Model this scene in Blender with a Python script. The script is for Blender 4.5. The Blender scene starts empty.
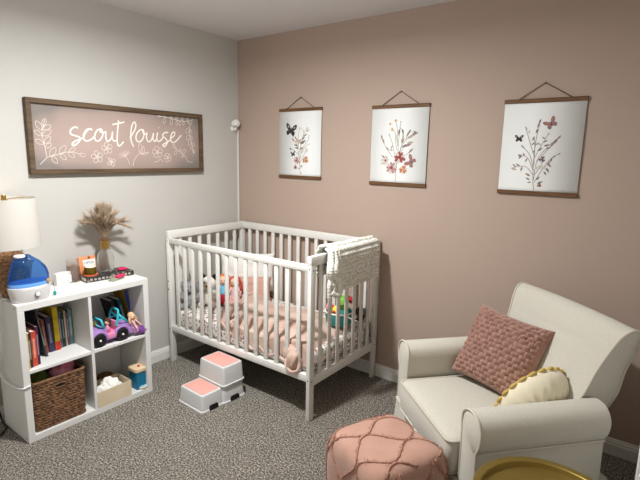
import bpy, bmesh, math, random
from mathutils import Vector, Matrix, noise
random.seed(7)
PI = math.pi
SC = bpy.context.scene
COL = SC.collection
def V(*a): return Vector(a)

# ---------------------------------------------------------------- materials
def lin(c):
    out = []
    for v in c[:3]:
        v = v / 255.0
        out.append(v / 12.92 if v <= 0.04045 else ((v + 0.055) / 1.055) ** 2.4)
    return (out[0], out[1], out[2], 1.0)
def mat(name, c, rough=0.6, metal=0.0, c2=None, nscale=40, ndetail=4, lo=0.35, hi=0.65, bump=0.0, bscale=200, bdist=0.002,
        trans=0.0, ior=1.45, spec=0.4, sheen=0.0, emit=None, estr=0.0, stretch=None):
    m = bpy.data.materials.new(name); m.use_nodes = True
    nt = m.node_tree; N = nt.nodes; L = nt.links
    b = N['Principled BSDF']
    b.inputs['Base Color'].default_value = lin(c)
    b.inputs['Roughness'].default_value = rough
    b.inputs['Metallic'].default_value = metal
    b.inputs['Specular IOR Level'].default_value = spec
    b.inputs['IOR'].default_value = ior
    b.inputs['Transmission Weight'].default_value = trans
    if sheen: b.inputs['Sheen Weight'].default_value = sheen
    if emit:
        b.inputs['Emission Color'].default_value = lin(emit); b.inputs['Emission Strength'].default_value = estr
    tc = None
    def coords():
        t = N.new('ShaderNodeTexCoord'); mp = N.new('ShaderNodeMapping')
        if stretch: mp.inputs['Scale'].default_value = stretch
        L.new(t.outputs['Object'], mp.inputs['Vector']); return mp
    if c2 or bump: tc = coords()
    if c2:
        n = N.new('ShaderNodeTexNoise'); n.inputs['Scale'].default_value = nscale; n.inputs['Detail'].default_value = ndetail
        L.new(tc.outputs[0], n.inputs['Vector'])
        r = N.new('ShaderNodeValToRGB')
        r.color_ramp.elements[0].position = lo; r.color_ramp.elements[1].position = hi
        r.color_ramp.elements[0].color = lin(c); r.color_ramp.elements[1].color = lin(c2)
        L.new(n.outputs['Fac'], r.inputs['Fac']); L.new(r.outputs['Color'], b.inputs['Base Color'])
    if bump:
        n = N.new('ShaderNodeTexNoise'); n.inputs['Scale'].default_value = bscale; n.inputs['Detail'].default_value = 3
        L.new(tc.outputs[0], n.inputs['Vector'])
        bp = N.new('ShaderNodeBump'); bp.inputs['Strength'].default_value = bump; bp.inputs['Distance'].default_value = bdist
        L.new(n.outputs['Fac'], bp.inputs['Height']); L.new(bp.outputs['Normal'], b.inputs['Normal'])
    return m

# ---------------------------------------------------------------- mesh builder
def catmull(p, n=6, closed=False):
    p = [Vector(q) for q in p]; out = []; k = len(p)
    rng = range(k) if closed else range(k - 1)
    for i in rng:
        if closed: a, b, c, d = p[(i-1) % k], p[i], p[(i+1) % k], p[(i+2) % k]
        else: a, b, c, d = p[max(i-1, 0)], p[i], p[i+1], p[min(i+2, k-1)]
        for j in range(n):
            t = j / n
            out.append(0.5*((2*b) + (c-a)*t + (2*a-5*b+4*c-d)*t*t + (3*b-a-3*c+d)*t**3))
    if not closed: out.append(p[-1])
    return out

class MB:
    def __init__(s): s.bm = bmesh.new(); s.M = Matrix.Identity(4)
    def v(s, p): return s.bm.verts.new(s.M @ Vector(p))
    def f(s, vs, mi=0):
        try: f = s.bm.faces.new(vs); f.material_index = mi; return f
        except ValueError: return None
    def box(s, c, sz, bev=0.0, seg=2, rot=None, mi=0):
        b2 = bmesh.new(); bmesh.ops.create_cube(b2, size=1)
        bmesh.ops.scale(b2, vec=sz, verts=b2.verts)
        if bev: bmesh.ops.bevel(b2, geom=list(b2.edges), offset=bev, segments=seg, profile=0.5, affect='EDGES', clamp_overlap=True)
        T = Matrix.Translation(c) @ (rot.to_4x4() if rot else Matrix.Identity(4))
        mp = {v: s.v(T @ v.co) for v in b2.verts}
        for f in b2.faces: s.f([mp[v] for v in f.verts], mi)
        b2.free(); return s
    def bx(s, x0, x1, y0, y1, z0, z1, bev=0.0, seg=2, mi=0):
        return s.box(((x0+x1)/2, (y0+y1)/2, (z0+z1)/2), (abs(x1-x0), abs(y1-y0), abs(z1-z0)), bev, seg, None, mi)
    def tube(s, pts, r, n=8, closed=False, cap=True, mi=0, flat=None, ff=0.3):
        pts = [Vector(p) for p in pts]; k = len(pts); R = r if isinstance(r, (list, tuple)) else [r]*k
        up = None; rings = []
        for i, p in enumerate(pts):
            if closed: t = pts[(i+1) % k] - pts[i-1]
            else: t = pts[min(i+1, k-1)] - pts[max(i-1, 0)]
            if t.length < 1e-9: t = Vector((0, 0, 1))
            t.normalize()
            if flat is not None:
                w = Vector(flat); u = t.cross(w)
                if u.length < 1e-6: u = t.orthogonal()
                u.normalize(); ring = [s.v(p + u*R[i]*math.cos(a) + w*R[i]*ff*math.sin(a)) for a in [2*PI*j/n for j in range(n)]]
            else:
                if up is None: up = t.orthogonal().normalized()
                up = (up - t*up.dot(t))
                if up.length < 1e-6: up = t.orthogonal()
                up.normalize(); w = t.cross(up)
                ring = [s.v(p + up*R[i]*math.cos(a) + w*R[i]*math.sin(a)) for a in [2*PI*j/n for j in range(n)]]
            rings.append(ring)
        for i in range(k if closed else k-1):
            a, b = rings[i], rings[(i+1) % k]
            for j in range(n): s.f([a[j], a[(j+1) % n], b[(j+1) % n], b[j]], mi)
        if cap and not closed: s.f(list(reversed(rings[0])), mi); s.f(rings[-1], mi)
        return s
    def lathe(s, prof, c=(0, 0, 0), n=24, mi=0, sx=1.0, sy=1.0, rot=None):
        T = Matrix.Translation(c) @ (rot.to_4x4() if rot else Matrix.Identity(4)); rings = []
        for r, z in prof:
            if r < 1e-6: rings.append([s.v(T @ Vector((0, 0, z)))])
            else: rings.append([s.v(T @ Vector((r*sx*math.cos(2*PI*j/n), r*sy*math.sin(2*PI*j/n), z))) for j in range(n)])
        for a, b in zip(rings, rings[1:]):
            for j in range(n):
                j2 = (j+1) % n
                if len(a) == 1 and len(b) == 1: continue
                if len(a) == 1: s.f([a[0], b[j2], b[j]], mi)
                elif len(b) == 1: s.f([a[j], a[j2], b[0]], mi)
                else: s.f([a[j], a[j2], b[j2], b[j]], mi)
        return s
    def cyl(s, a, b, r, n=12, mi=0): return s.tube([a, b], r, n, mi=mi)
    def ell(s, c, rad, rot=None, nu=16, nv=10, mi=0, fn=None):
        T = Matrix.Translation(c) @ (rot.to_4x4() if rot else Matrix.Identity(4)); rings = []
        for i in range(nv+1):
            th = PI*i/nv; row = []
            if i in (0, nv):
                d = Vector((0, 0, math.cos(th))); k = fn(d) if fn else 1
                row = [s.v(T @ Vector((0, 0, d.z*rad[2]*k)))]
            else:
                for j in range(nu):
                    ph = 2*PI*j/nu; d = Vector((math.sin(th)*math.cos(ph), math.sin(th)*math.sin(ph), math.cos(th))); k = fn(d) if fn else 1
                    row.append(s.v(T @ Vector((d.x*rad[0]*k, d.y*rad[1]*k, d.z*rad[2]*k))))
            rings.append(row)
        for a, b in zip(rings, rings[1:]):
            for j in range(nu):
                j2 = (j+1) % nu
                if len(a) == 1: s.f([a[0], b[j], b[j2]], mi)
                elif len(b) == 1: s.f([a[j2], a[j], b[0]], mi)
                else: s.f([a[j2], a[j], b[j], b[j2]], mi)
        return s
    def grid(s, fn, nu, nv, cu=False, cv=False, mi=0):
        P = [[s.v(fn(i/nu, j/nv)) for j in range(nv if cv else nv+1)] for i in range(nu if cu else nu+1)]
        for i in range(nu):
            for j in range(nv):
                i2 = (i+1) % nu if cu else i+1; j2 = (j+1) % nv if cv else j+1
                s.f([P[i][j], P[i2][j], P[i2][j2], P[i][j2]], mi)
        return P
    def poly(s, pts, mi=0): s.f([s.v(p) for p in pts], mi); return s
    def prism(s, prof, fn, a, b, mi=0, caps=True):
        # prof: 2-d outline, fn(p, t) -> 3-d
        A = [s.v(fn(p, a)) for p in prof]; B = [s.v(fn(p, b)) for p in prof]; k = len(prof)
        for j in range(k): s.f([A[j], A[(j+1) % k], B[(j+1) % k], B[j]], mi)
        if caps: s.f(list(reversed(A)), mi); s.f(B, mi)
        return s
    def build(s, name, mats, parent=None, loc=None, rz=0, smooth=True, ang=35, solid=0, subd=0, recalc=True):
        if recalc: bmesh.ops.recalc_face_normals(s.bm, faces=s.bm.faces)
        me = bpy.data.meshes.new(name); s.bm.to_mesh(me); s.bm.free()
        if not isinstance(mats, (list, tuple)): mats = [mats]
        for m in mats: me.materials.append(m)
        if smooth and len(me.polygons):
            me.polygons.foreach_set('use_smooth', [True]*len(me.polygons))
            if ang < 180: me.set_sharp_from_angle(angle=math.radians(ang))
        o = bpy.data.objects.new(name, me); COL.objects.link(o)
        if parent: o.parent = parent
        if loc: o.location = loc
        if rz: o.rotation_euler = (0, 0, rz)
        if solid:
            md = o.modifiers.new('Solid', 'SOLIDIFY'); md.thickness = solid; md.offset = 0
        if subd:
            md = o.modifiers.new('Sub', 'SUBSURF'); md.levels = subd; md.render_levels = subd
        return o

def tag(o, label, cat, group=None):
    o['label'] = label; o['category'] = cat
    if group: o['group'] = group
    return o
def thing(name, label, cat, loc=(0, 0, 0), rz=0, group=None, rot=None):
    o = bpy.data.objects.new(name, None); COL.objects.link(o); o.empty_display_size = 0.05
    o.location = loc; o.rotation_euler = rot if rot else (0, 0, rz)
    return tag(o, label, cat, group)
def struct(o): o['kind'] = 'structure'; return o
def plab(o, label): o['label'] = label; return o
def copy_child(o, parent, loc=None):
    c = o.copy(); COL.objects.link(c); c.parent = parent
    if loc: c.location = loc
    return c
SIGN_LETTERS=[[(-1.3357, 1.6758), (-1.3441, 1.6833), (-1.3637, 1.679), (-1.3801, 1.6622), (-1.3792, 1.6417), (-1.3557, 1.6332), (-1.3318, 1.6263), (-1.3243, 1.6153), (-1.3399, 1.5921), (-1.3664, 1.5736), (-1.3754, 1.5829), (-1.3581, 1.5995), (-1.3261, 1.6136), (-1.3072, 1.6233), (-1.2883, 1.6566), (-1.2615, 1.6784), (-1.2467, 1.671)], [(-1.2484, 1.6709), (-1.2615, 1.6784), (-1.2849, 1.669), (-1.3028, 1.6397), (-1.3013, 1.613), (-1.2851, 1.6038), (-1.2572, 1.6147), (-1.2336, 1.6338)], [(-1.1923, 1.6806), (-1.2155, 1.6727), (-1.2332, 1.6404), (-1.2298, 1.6124), (-1.2092, 1.6082), (-1.1866, 1.6308), (-1.1794, 1.6596), (-1.1904, 1.6824), (-1.1967, 1.6654), (-1.1731, 1.6616), (-1.1593, 1.6673)], [(-1.1592, 1.669), (-1.1612, 1.6378), (-1.1557, 1.6102), (-1.1374, 1.6125), (-1.1214, 1.6353), (-1.1139, 1.668), (-1.1177, 1.6355), (-1.11, 1.6101), (-1.0911, 1.616)], [(-1.0687, 1.7439), (-1.078, 1.6801), (-1.0853, 1.6196), (-1.0791, 1.5819), (-1.0608, 1.5876), (-1.0405, 1.6092)], [(-1.113, 1.7138), (-1.0736, 1.7231), (-1.0276, 1.7347)], [(-0.9945, 1.6363), (-0.9649, 1.6729), (-0.9467, 1.7154), (-0.9544, 1.7396), (-0.9721, 1.7226), (-0.9847, 1.6719), (-0.9858, 1.6146), (-0.968, 1.5779)], [(-0.8901, 1.6938), (-0.9209, 1.6885), (-0.9468, 1.6561), (-0.9466, 1.6214), (-0.9218, 1.6125), (-0.8949, 1.6396), (-0.8869, 1.676), (-0.8963, 1.6934), (-0.8896, 1.6633), (-0.8622, 1.6736)], [(-0.864, 1.678), (-0.87, 1.6415), (-0.8567, 1.6148), (-0.8306, 1.6313), (-0.8135, 1.676), (-0.8194, 1.6437), (-0.8098, 1.6192), (-0.7898, 1.6329)], [(-0.781, 1.6822), (-0.7892, 1.6449), (-0.7796, 1.6193), (-0.755, 1.6305), (-0.7339, 1.6566)], [(-0.6946, 1.6857), (-0.7239, 1.6823), (-0.7415, 1.6609), (-0.7168, 1.6414), (-0.7044, 1.6154), (-0.7281, 1.5863), (-0.7432, 1.5972), (-0.7112, 1.6152), (-0.6741, 1.6355)], [(-0.6736, 1.6469), (-0.6453, 1.6653), (-0.6397, 1.6884), (-0.6605, 1.6855), (-0.6757, 1.6497), (-0.6656, 1.6186), (-0.6329, 1.6255), (-0.5841, 1.6719)]]
SIGN_DOT=(-0.7719, 1.715)
SIGN_STEMS=[[(-1.5663, 1.4613), (-1.531, 1.4966), (-1.5202, 1.5042), (-1.4558, 1.5223), (-1.3895, 1.5367), (-1.3228, 1.521)], [(-1.5255, 1.502), (-1.5316, 1.5553), (-1.5431, 1.6288), (-1.5333, 1.6765), (-1.5224, 1.7138)], [(-1.1584, 1.508), (-1.1329, 1.4764)], [(-1.0071, 1.4614), (-1.0153, 1.4899), (-1.0316, 1.512)], [(-0.9808, 1.4497), (-0.9684, 1.4947), (-0.929, 1.5339)], [(-0.8187, 1.477), (-0.788, 1.4836), (-0.7653, 1.4988), (-0.7475, 1.4771)], [(-0.6573, 1.5959), (-0.6293, 1.5697), (-0.5537, 1.5171), (-0.5305, 1.4825), (-0.4872, 1.4766)], [(-0.777, 1.7926), (-0.728, 1.7917), (-0.6724, 1.7847), (-0.592, 1.7734), (-0.5202, 1.7744), (-0.4729, 1.7914)], [(-0.4808, 1.7791), (-0.5095, 1.7303), (-0.5051, 1.6814), (-0.4948, 1.6225), (-0.4736, 1.5452)], [(-1.0335, 1.5119), (-1.0863, 1.507)], [(-1.0335, 1.5119), (-1.0834, 1.5245)], [(-1.0335, 1.5119), (-1.0705, 1.5351)], [(-1.0335, 1.5119), (-1.0575, 1.5467)], [(-1.0335, 1.5119), (-1.0409, 1.5514)], [(-1.0335, 1.5119), (-1.0262, 1.5553)], [(-1.0335, 1.5119), (-1.0089, 1.5521)], [(-1.0335, 1.5119), (-1.0026, 1.5416)]]
SIGN_LEAVES=[[(-1.5333, 1.6765), (-1.5197, 1.7223)], [(-1.5411, 1.6551), (-1.5699, 1.7053)], [(-1.5386, 1.6605), (-1.4909, 1.6843)], [(-1.5435, 1.6235), (-1.581, 1.653)], [(-1.5415, 1.6236), (-1.4919, 1.6578)], [(-1.5371, 1.5764), (-1.5812, 1.6011)], [(-1.5347, 1.5817), (-1.4968, 1.6203)], [(-1.5326, 1.5553), (-1.4955, 1.583)], [(-1.5096, 1.5076), (-1.4743, 1.5589)], [(-1.4989, 1.5109), (-1.4705, 1.4676)], [(-1.4556, 1.5245), (-1.4144, 1.5714)], [(-1.4503, 1.5246), (-1.4171, 1.4898)], [(-1.4062, 1.5341), (-1.3671, 1.5058)], [(-1.3983, 1.5365), (-1.3588, 1.5596)], [(-1.3398, 1.5241), (-1.2977, 1.5156)], [(-0.6293, 1.5697), (-0.6594, 1.6026)], [(-0.6236, 1.565), (-0.6484, 1.5306)], [(-0.6006, 1.5509), (-0.5937, 1.5754)], [(-0.5832, 1.5365), (-0.5494, 1.5696)], [(-0.5715, 1.5268), (-0.5841, 1.5119)], [(-0.7499, 1.7919), (-0.7769, 1.7954)], [(-0.728, 1.7917), (-0.716, 1.813)], [(-0.7115, 1.7884), (-0.7299, 1.7472)], [(-0.6724, 1.7847), (-0.6601, 1.8062)], [(-0.6611, 1.7827), (-0.6686, 1.7399)], [(-0.6268, 1.7786), (-0.6083, 1.8055)], [(-0.6153, 1.7756), (-0.6225, 1.7408)], [(-0.5861, 1.7738), (-0.5992, 1.7394)], [(-0.5684, 1.7731), (-0.5696, 1.8037)], [(-0.5565, 1.772), (-0.5635, 1.7445)], [(-0.5263, 1.774), (-0.5217, 1.7996)], [(-0.5202, 1.7744), (-0.5087, 1.7548)], [(-0.5095, 1.7303), (-0.5414, 1.6895)], [(-0.5074, 1.7206), (-0.4922, 1.6968)], [(-0.5076, 1.6813), (-0.5371, 1.6407)], [(-0.5042, 1.6716), (-0.4852, 1.6477)], [(-0.5001, 1.6471), (-0.5202, 1.5999)], [(-0.4948, 1.6225), (-0.4643, 1.5986)], [(-0.4893, 1.6008), (-0.5002, 1.5727)], [(-0.4827, 1.5731), (-0.4712, 1.5432)]]
SIGN_FLOWERS=[((-1.2253, 1.5082), 5, 0, 0.0363), ((-1.1568, 1.5635), 5, 0, 0.0348), ((-1.1329, 1.4764), 4, 0, 0.0269), ((-0.7884, 1.5455), 5, 1, 0.0401), ((-0.7067, 1.5088), 5, 1, 0.0312)]
SIGN_TULIP=[[(-0.929, 1.5339), (-0.9317, 1.5987), (-0.9129, 1.5885), (-0.9049, 1.5452), (-0.929, 1.5339)], [(-0.9259, 1.5339), (-0.8976, 1.5862), (-0.8918, 1.5381), (-0.9259, 1.5339)], [(-0.923, 1.5322), (-0.8602, 1.5442), (-0.8903, 1.5272), (-0.923, 1.5322)]]
PRINT_ART={1: {'stems': [[(0.6767, 1.4072), (0.667, 1.5033), (0.6536, 1.5803), (0.6381, 1.6647), (0.597, 1.6803)], [(0.6718, 1.4569), (0.6741, 1.5651), (0.6886, 1.6569), (0.7269, 1.7319), (0.7463, 1.7435)], [(0.671, 1.5034), (0.6997, 1.596), (0.748, 1.6566), (0.757, 1.6941)], [(0.6667, 1.5188), (0.645, 1.611), (0.6179, 1.6494)], [(0.6801, 1.5652), (0.7292, 1.6113), (0.7642, 1.6295)], [(0.67, 1.5651), (0.6524, 1.657), (0.6672, 1.7404)], [(0.6736, 1.5958), (0.7079, 1.6946), (0.6973, 1.7324)], [(0.6622, 1.5496), (0.6127, 1.5799), (0.5794, 1.5921)], [(0.6753, 1.488), (0.7105, 1.5503), (0.7337, 1.581)]], 'leaves': [[(0.6179, 1.6494), (0.5909, 1.6696)], [(0.6382, 1.657), (0.6236, 1.6847)], [(0.6526, 1.6417), (0.6845, 1.663)], [(0.6649, 1.634), (0.7088, 1.6447)], [(0.6791, 1.6264), (0.7283, 1.6567)], [(0.6886, 1.6569), (0.7199, 1.6839)], [(0.708, 1.684), (0.7373, 1.7018)], [(0.7272, 1.7169), (0.7621, 1.7313)], [(0.6531, 1.6141), (0.6121, 1.6232)], [(0.6594, 1.5957), (0.6206, 1.6016)], [(0.6697, 1.5881), (0.7055, 1.6036)], [(0.6759, 1.4539), (0.6998, 1.4732)], [(0.672, 1.4414), (0.6515, 1.4532)], [(0.6745, 1.4181), (0.6909, 1.4031)]], 'dots': [((0.6671, 1.7435), 0.0105, 'pale'), ((0.6872, 1.7401), 0.0084, 'pale'), ((0.7424, 1.7406), 0.0105, 'pale'), ((0.6343, 1.6448), 0.0105, 'gold'), ((0.6484, 1.657), 0.0105, 'gold'), ((0.6609, 1.634), 0.0084, 'gold'), ((0.5794, 1.5921), 0.0084, 'dark'), ((0.7337, 1.581), 0.019, 'pale'), ((0.694, 1.5776), 0.0168, 'pale')], 'flowers': [((0.6404, 1.5058), 0.0274, 'mauve'), ((0.6289, 1.4541), 0.0168, 'wine'), ((0.7251, 1.5107), 0.0274, 'rust')], 'flies': [((0.582, 1.7251), 0.0548, 'dark', -10), ((0.6048, 1.5519), 0.0232, 'dark', 10)]}, 2: {'stems': [[(1.4832, 1.3864), (1.4824, 1.4602), (1.4906, 1.5447), (1.4931, 1.642), (1.5019, 1.7653)], [(1.4865, 1.4744), (1.455, 1.6142), (1.4223, 1.6868)], [(1.4906, 1.5447), (1.5174, 1.6282), (1.5209, 1.7036), (1.496, 1.7313)], [(1.493, 1.5587), (1.5468, 1.6556), (1.6274, 1.6982)], [(1.5397, 1.6447), (1.5571, 1.6896), (1.5736, 1.7191)], [(1.4977, 1.5588), (1.5414, 1.6146), (1.5965, 1.6392)], [(1.4851, 1.5865), (1.4687, 1.6559), (1.4721, 1.6808)], [(1.4899, 1.6143), (1.4665, 1.6975), (1.4431, 1.7185)], [(1.486, 1.6282), (1.4815, 1.711), (1.4655, 1.7731)], [(1.4555, 1.5441), (1.3985, 1.614), (1.3637, 1.6874)], [(1.48, 1.4459), (1.4124, 1.5007), (1.3701, 1.5211)], [(1.5523, 1.5596), (1.5742, 1.5805), (1.5988, 1.6012)]], 'leaves': [[(1.6274, 1.6982), (1.5829, 1.6893)], [(1.6128, 1.693), (1.5688, 1.6718)], [(1.5983, 1.6851), (1.5495, 1.6611)], [(1.6199, 1.6983), (1.5895, 1.7067)], [(1.5766, 1.7191), (1.5541, 1.6883)], [(1.5667, 1.7071), (1.5457, 1.6747)], [(1.5965, 1.6392), (1.548, 1.6351)], [(1.5862, 1.6338), (1.537, 1.6118)], [(1.5639, 1.6256), (1.5154, 1.6075)], [(1.5201, 1.69), (1.5283, 1.6557)], [(1.5228, 1.6694), (1.509, 1.6393)], [(1.5143, 1.6282), (1.531, 1.6625)], [(1.5151, 1.7242), (1.525, 1.6858)], [(1.4964, 1.7245), (1.491, 1.6807)], [(1.4028, 1.529), (1.3734, 1.557)], [(1.408, 1.5219), (1.3698, 1.5283)], [(1.4118, 1.5121), (1.3664, 1.4966)], [(1.4182, 1.5151), (1.4031, 1.5546)], [(1.4243, 1.5859), (1.4035, 1.6112)], [(1.4401, 1.5931), (1.4512, 1.6254)], [(1.4565, 1.5862), (1.4272, 1.5916)], [(1.3747, 1.6634), (1.3896, 1.6281)], [(1.3637, 1.6874), (1.3718, 1.6563)], [(1.5958, 1.6012), (1.5671, 1.5708)]], 'dots': [((1.4267, 1.7562), 0.0094, 'gold'), ((1.4654, 1.7758), 0.011, 'gold'), ((1.4429, 1.7213), 0.011, 'gold'), ((1.472, 1.6822), 0.0063, 'gold'), ((1.5018, 1.768), 0.0047, 'dark'), ((1.4223, 1.6868), 0.0047, 'dark')], 'flowers': [((1.5064, 1.545), 0.0409, 'red'), ((1.4494, 1.4761), 0.0378, 'mauve'), ((1.5343, 1.4661), 0.0283, 'rust'), ((1.4031, 1.5218), 0.0283, 'pale')], 'flies': [((1.5886, 1.5162), 0.0409, 'mauvefly', 60)]}, 3: {'stems': [[(2.3333, 1.3792), (2.3241, 1.4361), (2.3191, 1.5307), (2.3206, 1.6509), (2.3352, 1.7621)], [(2.3267, 1.4362), (2.337, 1.5445), (2.3861, 1.618), (2.4412, 1.6736)], [(2.3305, 1.4227), (2.3722, 1.5053), (2.4103, 1.5592), (2.4491, 1.5833)], [(2.3216, 1.4632), (2.2759, 1.5092), (2.2038, 1.4974)], [(2.3191, 1.4902), (2.2845, 1.557), (2.2333, 1.5724)], [(2.3217, 1.5173), (2.318, 1.611), (2.3099, 1.6708)], [(2.323, 1.5576), (2.3539, 1.631), (2.3831, 1.6871)], [(2.3178, 1.5037), (2.2962, 1.5706), (2.2458, 1.6242)], [(2.3293, 1.4635), (2.3584, 1.5183), (2.3594, 1.5477)], [(2.3167, 1.5709), (2.2811, 1.6644), (2.2639, 1.7112)], [(2.3319, 1.531), (2.3819, 1.5982), (2.3984, 1.618)]], 'leaves': [[(2.3352, 1.7621), (2.3268, 1.7324)], [(2.3308, 1.7427), (2.321, 1.7141)], [(2.3238, 1.7102), (2.3162, 1.6839)], [(2.4412, 1.6736), (2.4231, 1.6505)], [(2.4273, 1.6569), (2.4061, 1.6272)], [(2.4121, 1.6402), (2.3929, 1.6114)], [(2.4491, 1.5833), (2.4308, 1.5726)], [(2.4275, 1.57), (2.4105, 1.5566)], [(2.4105, 1.5566), (2.4006, 1.5327)], [(2.3999, 1.5392), (2.3877, 1.5124)], [(2.3914, 1.5258), (2.4105, 1.5065)], [(2.3846, 1.5057), (2.401, 1.477)], [(2.3741, 1.4853), (2.39, 1.4632)], [(2.2038, 1.4974), (2.2356, 1.4874)], [(2.2301, 1.5038), (2.2086, 1.5197)], [(2.2496, 1.5085), (2.227, 1.523)], [(2.2628, 1.5089), (2.2548, 1.4798)], [(2.2333, 1.5724), (2.2585, 1.5565)], [(2.2546, 1.57), (2.2381, 1.5479)], [(2.2709, 1.5635), (2.2586, 1.5836)], [(2.2848, 1.5543), (2.274, 1.5296)], [(2.2458, 1.6242), (2.2673, 1.6027)], [(2.3099, 1.6708), (2.3022, 1.6443)], [(2.3155, 1.6376), (2.2979, 1.6216)], [(2.317, 1.6217), (2.3382, 1.6376)], [(2.3218, 1.5977), (2.308, 1.5815)], [(2.3326, 1.5912), (2.3583, 1.6113)], [(2.3485, 1.6218), (2.3282, 1.6376)], [(2.3595, 1.6376), (2.3793, 1.6507)], [(2.3663, 1.6573), (2.348, 1.6665)], [(2.3745, 1.6742), (2.3853, 1.6897)], [(2.3614, 1.6179), (2.3914, 1.6271)], [(2.3751, 1.6048), (2.4003, 1.6115)], [(2.3087, 1.4354), (2.2841, 1.448)], [(2.3164, 1.4221), (2.2941, 1.4237)], [(2.3094, 1.4559), (2.2792, 1.4724)], [(2.3407, 1.4368), (2.3578, 1.4579)], [(2.3465, 1.4167), (2.3754, 1.4317)], [(2.2709, 1.7044), (2.2562, 1.7246)], [(2.2792, 1.6844), (2.2838, 1.7042)]], 'dots': [((2.3471, 1.5046), 0.0116, 'pale'), ((2.3634, 1.5051), 0.0116, 'pale'), ((2.3787, 1.5029), 0.0103, 'pale'), ((2.3359, 1.5015), 0.009, 'pale')], 'flowers': [((2.3594, 1.5477), 0.0181, 'slate'), ((2.3599, 1.4093), 0.0116, 'wine')], 'flies': [((2.2323, 1.6566), 0.0232, 'dark', 0), ((2.3883, 1.7335), 0.0335, 'mauvefly', 35)]}}
# ================================================================ materials
M = {}
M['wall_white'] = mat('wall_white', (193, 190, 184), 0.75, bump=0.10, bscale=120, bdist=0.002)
M['wall_far'] = mat('wall_far', (228, 224, 218), 0.75)  # unseen right and front walls, paint lightened to bounce more fill light
M['wall_pink'] = mat('wall_pink', (178, 157, 143), 0.75, bump=0.12, bscale=110, bdist=0.002)
M['ceiling'] = mat('ceiling_paint', (222, 221, 222), 0.85, bump=0.15, bscale=60, bdist=0.003)
M['trim'] = mat('trim_paint', (226, 224, 218), 0.4)
M['crib'] = mat('crib_paint', (224, 222, 216), 0.38, spec=0.45)
M['shelf'] = mat('shelf_laminate', (222, 221, 218), 0.42, spec=0.4)
M['linen'] = mat('chair_linen', (201, 196, 183), 0.85, c2=(191, 186, 173), nscale=160, ndetail=6, bump=0.25, bscale=420, bdist=0.0012, sheen=0.2, spec=0.15, stretch=(1, 1, 2.2))
M['linen_pipe'] = mat('chair_piping', (196, 189, 175), 0.85, spec=0.1)
M['dark'] = mat('dark_hole', (22, 20, 20), 0.7)
M['black'] = mat('black_plastic', (24, 24, 26), 0.45)
M['white_plastic'] = mat('white_plastic', (235, 234, 232), 0.35)
M['brass'] = mat('brass', (190, 150, 82), 0.3, metal=1.0)

def carpet_mat():
    m = bpy.data.materials.new('carpet'); m.use_nodes = True
    nt = m.node_tree; N = nt.nodes; L = nt.links; b = N['Principled BSDF']
    b.inputs['Roughness'].default_value = 0.95; b.inputs['Specular IOR Level'].default_value = 0.05
    tc = N.new('ShaderNodeTexCoord')
    n1 = N.new('ShaderNodeTexNoise'); n1.inputs['Scale'].default_value = 105; n1.inputs['Detail'].default_value = 6; n1.inputs['Roughness'].default_value = 0.9
    n2 = N.new('ShaderNodeTexNoise'); n2.inputs['Scale'].default_value = 9; n2.inputs['Detail'].default_value = 3
    L.new(tc.outputs['Object'], n1.inputs['Vector']); L.new(tc.outputs['Object'], n2.inputs['Vector'])
    r = N.new('ShaderNodeValToRGB'); e = r.color_ramp.elements
    e[0].position = 0.39; e[0].color = lin((30, 27, 24)); e[1].position = 0.62; e[1].color = lin((236, 228, 214))
    k = r.color_ramp.elements.new(0.5); k.color = lin((110, 103, 94))
    L.new(n1.outputs['Fac'], r.inputs['Fac'])
    mx = N.new('ShaderNodeMixRGB'); mx.blend_type = 'MULTIPLY'; mx.inputs['Fac'].default_value = 0.25
    r2 = N.new('ShaderNodeValToRGB'); r2.color_ramp.elements[0].position = 0.35; r2.color_ramp.elements[1].position = 0.65; r2.color_ramp.elements[0].color = (0.6, 0.6, 0.6, 1)
    L.new(n2.outputs['Fac'], r2.inputs['Fac']); L.new(r.outputs['Color'], mx.inputs['Color1']); L.new(r2.outputs['Color'], mx.inputs['Color2'])
    L.new(mx.outputs['Color'], b.inputs['Base Color'])
    bp = N.new('ShaderNodeBump'); bp.inputs['Strength'].default_value = 0.9; bp.inputs['Distance'].default_value = 0.008
    L.new(n1.outputs['Fac'], bp.inputs['Height']); L.new(bp.outputs['Normal'], b.inputs['Normal'])
    return m
M['carpet'] = carpet_mat()

# ================================================================ setting
RX, RY, H = 3.5, -3.3, 2.44
struct(MB().bx(-0.1, RX+0.1, RY-0.1, 0.1, -0.1, 0).build('floor', M['carpet'], smooth=False))
struct(MB().bx(-0.1, RX+0.1, RY-0.1, 0.1, H, H+0.1).build('ceiling', M['ceiling'], smooth=False))
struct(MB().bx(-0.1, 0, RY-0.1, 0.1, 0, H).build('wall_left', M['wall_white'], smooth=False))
struct(MB().bx(0, RX+0.1, 0, 0.1, 0, H).build('wall_back', M['wall_pink'], smooth=False))
struct(MB().bx(RX, RX+0.1, RY, 0, 0, H).build('wall_right', M['wall_far'], smooth=False))
struct(MB().bx(0, RX, RY-0.1, RY, 0, H).build('wall_front', M['wall_far'], smooth=False))
BP = [(0, 0), (0.014, 0), (0.014, 0.058), (0.011, 0.064), (0.011, 0.074), (0.007, 0.079), (0.006, 0.087), (0.0, 0.089)]
struct(MB().prism(BP, lambda p, t: (t, -p[0], p[1]), 0.0, RX).build('baseboard_back', M['trim'], ang=25))
struct(MB().prism(BP, lambda p, t: (p[0], t, p[1]), RY, 0.0).build('baseboard_left', M['trim'], ang=25))

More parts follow.
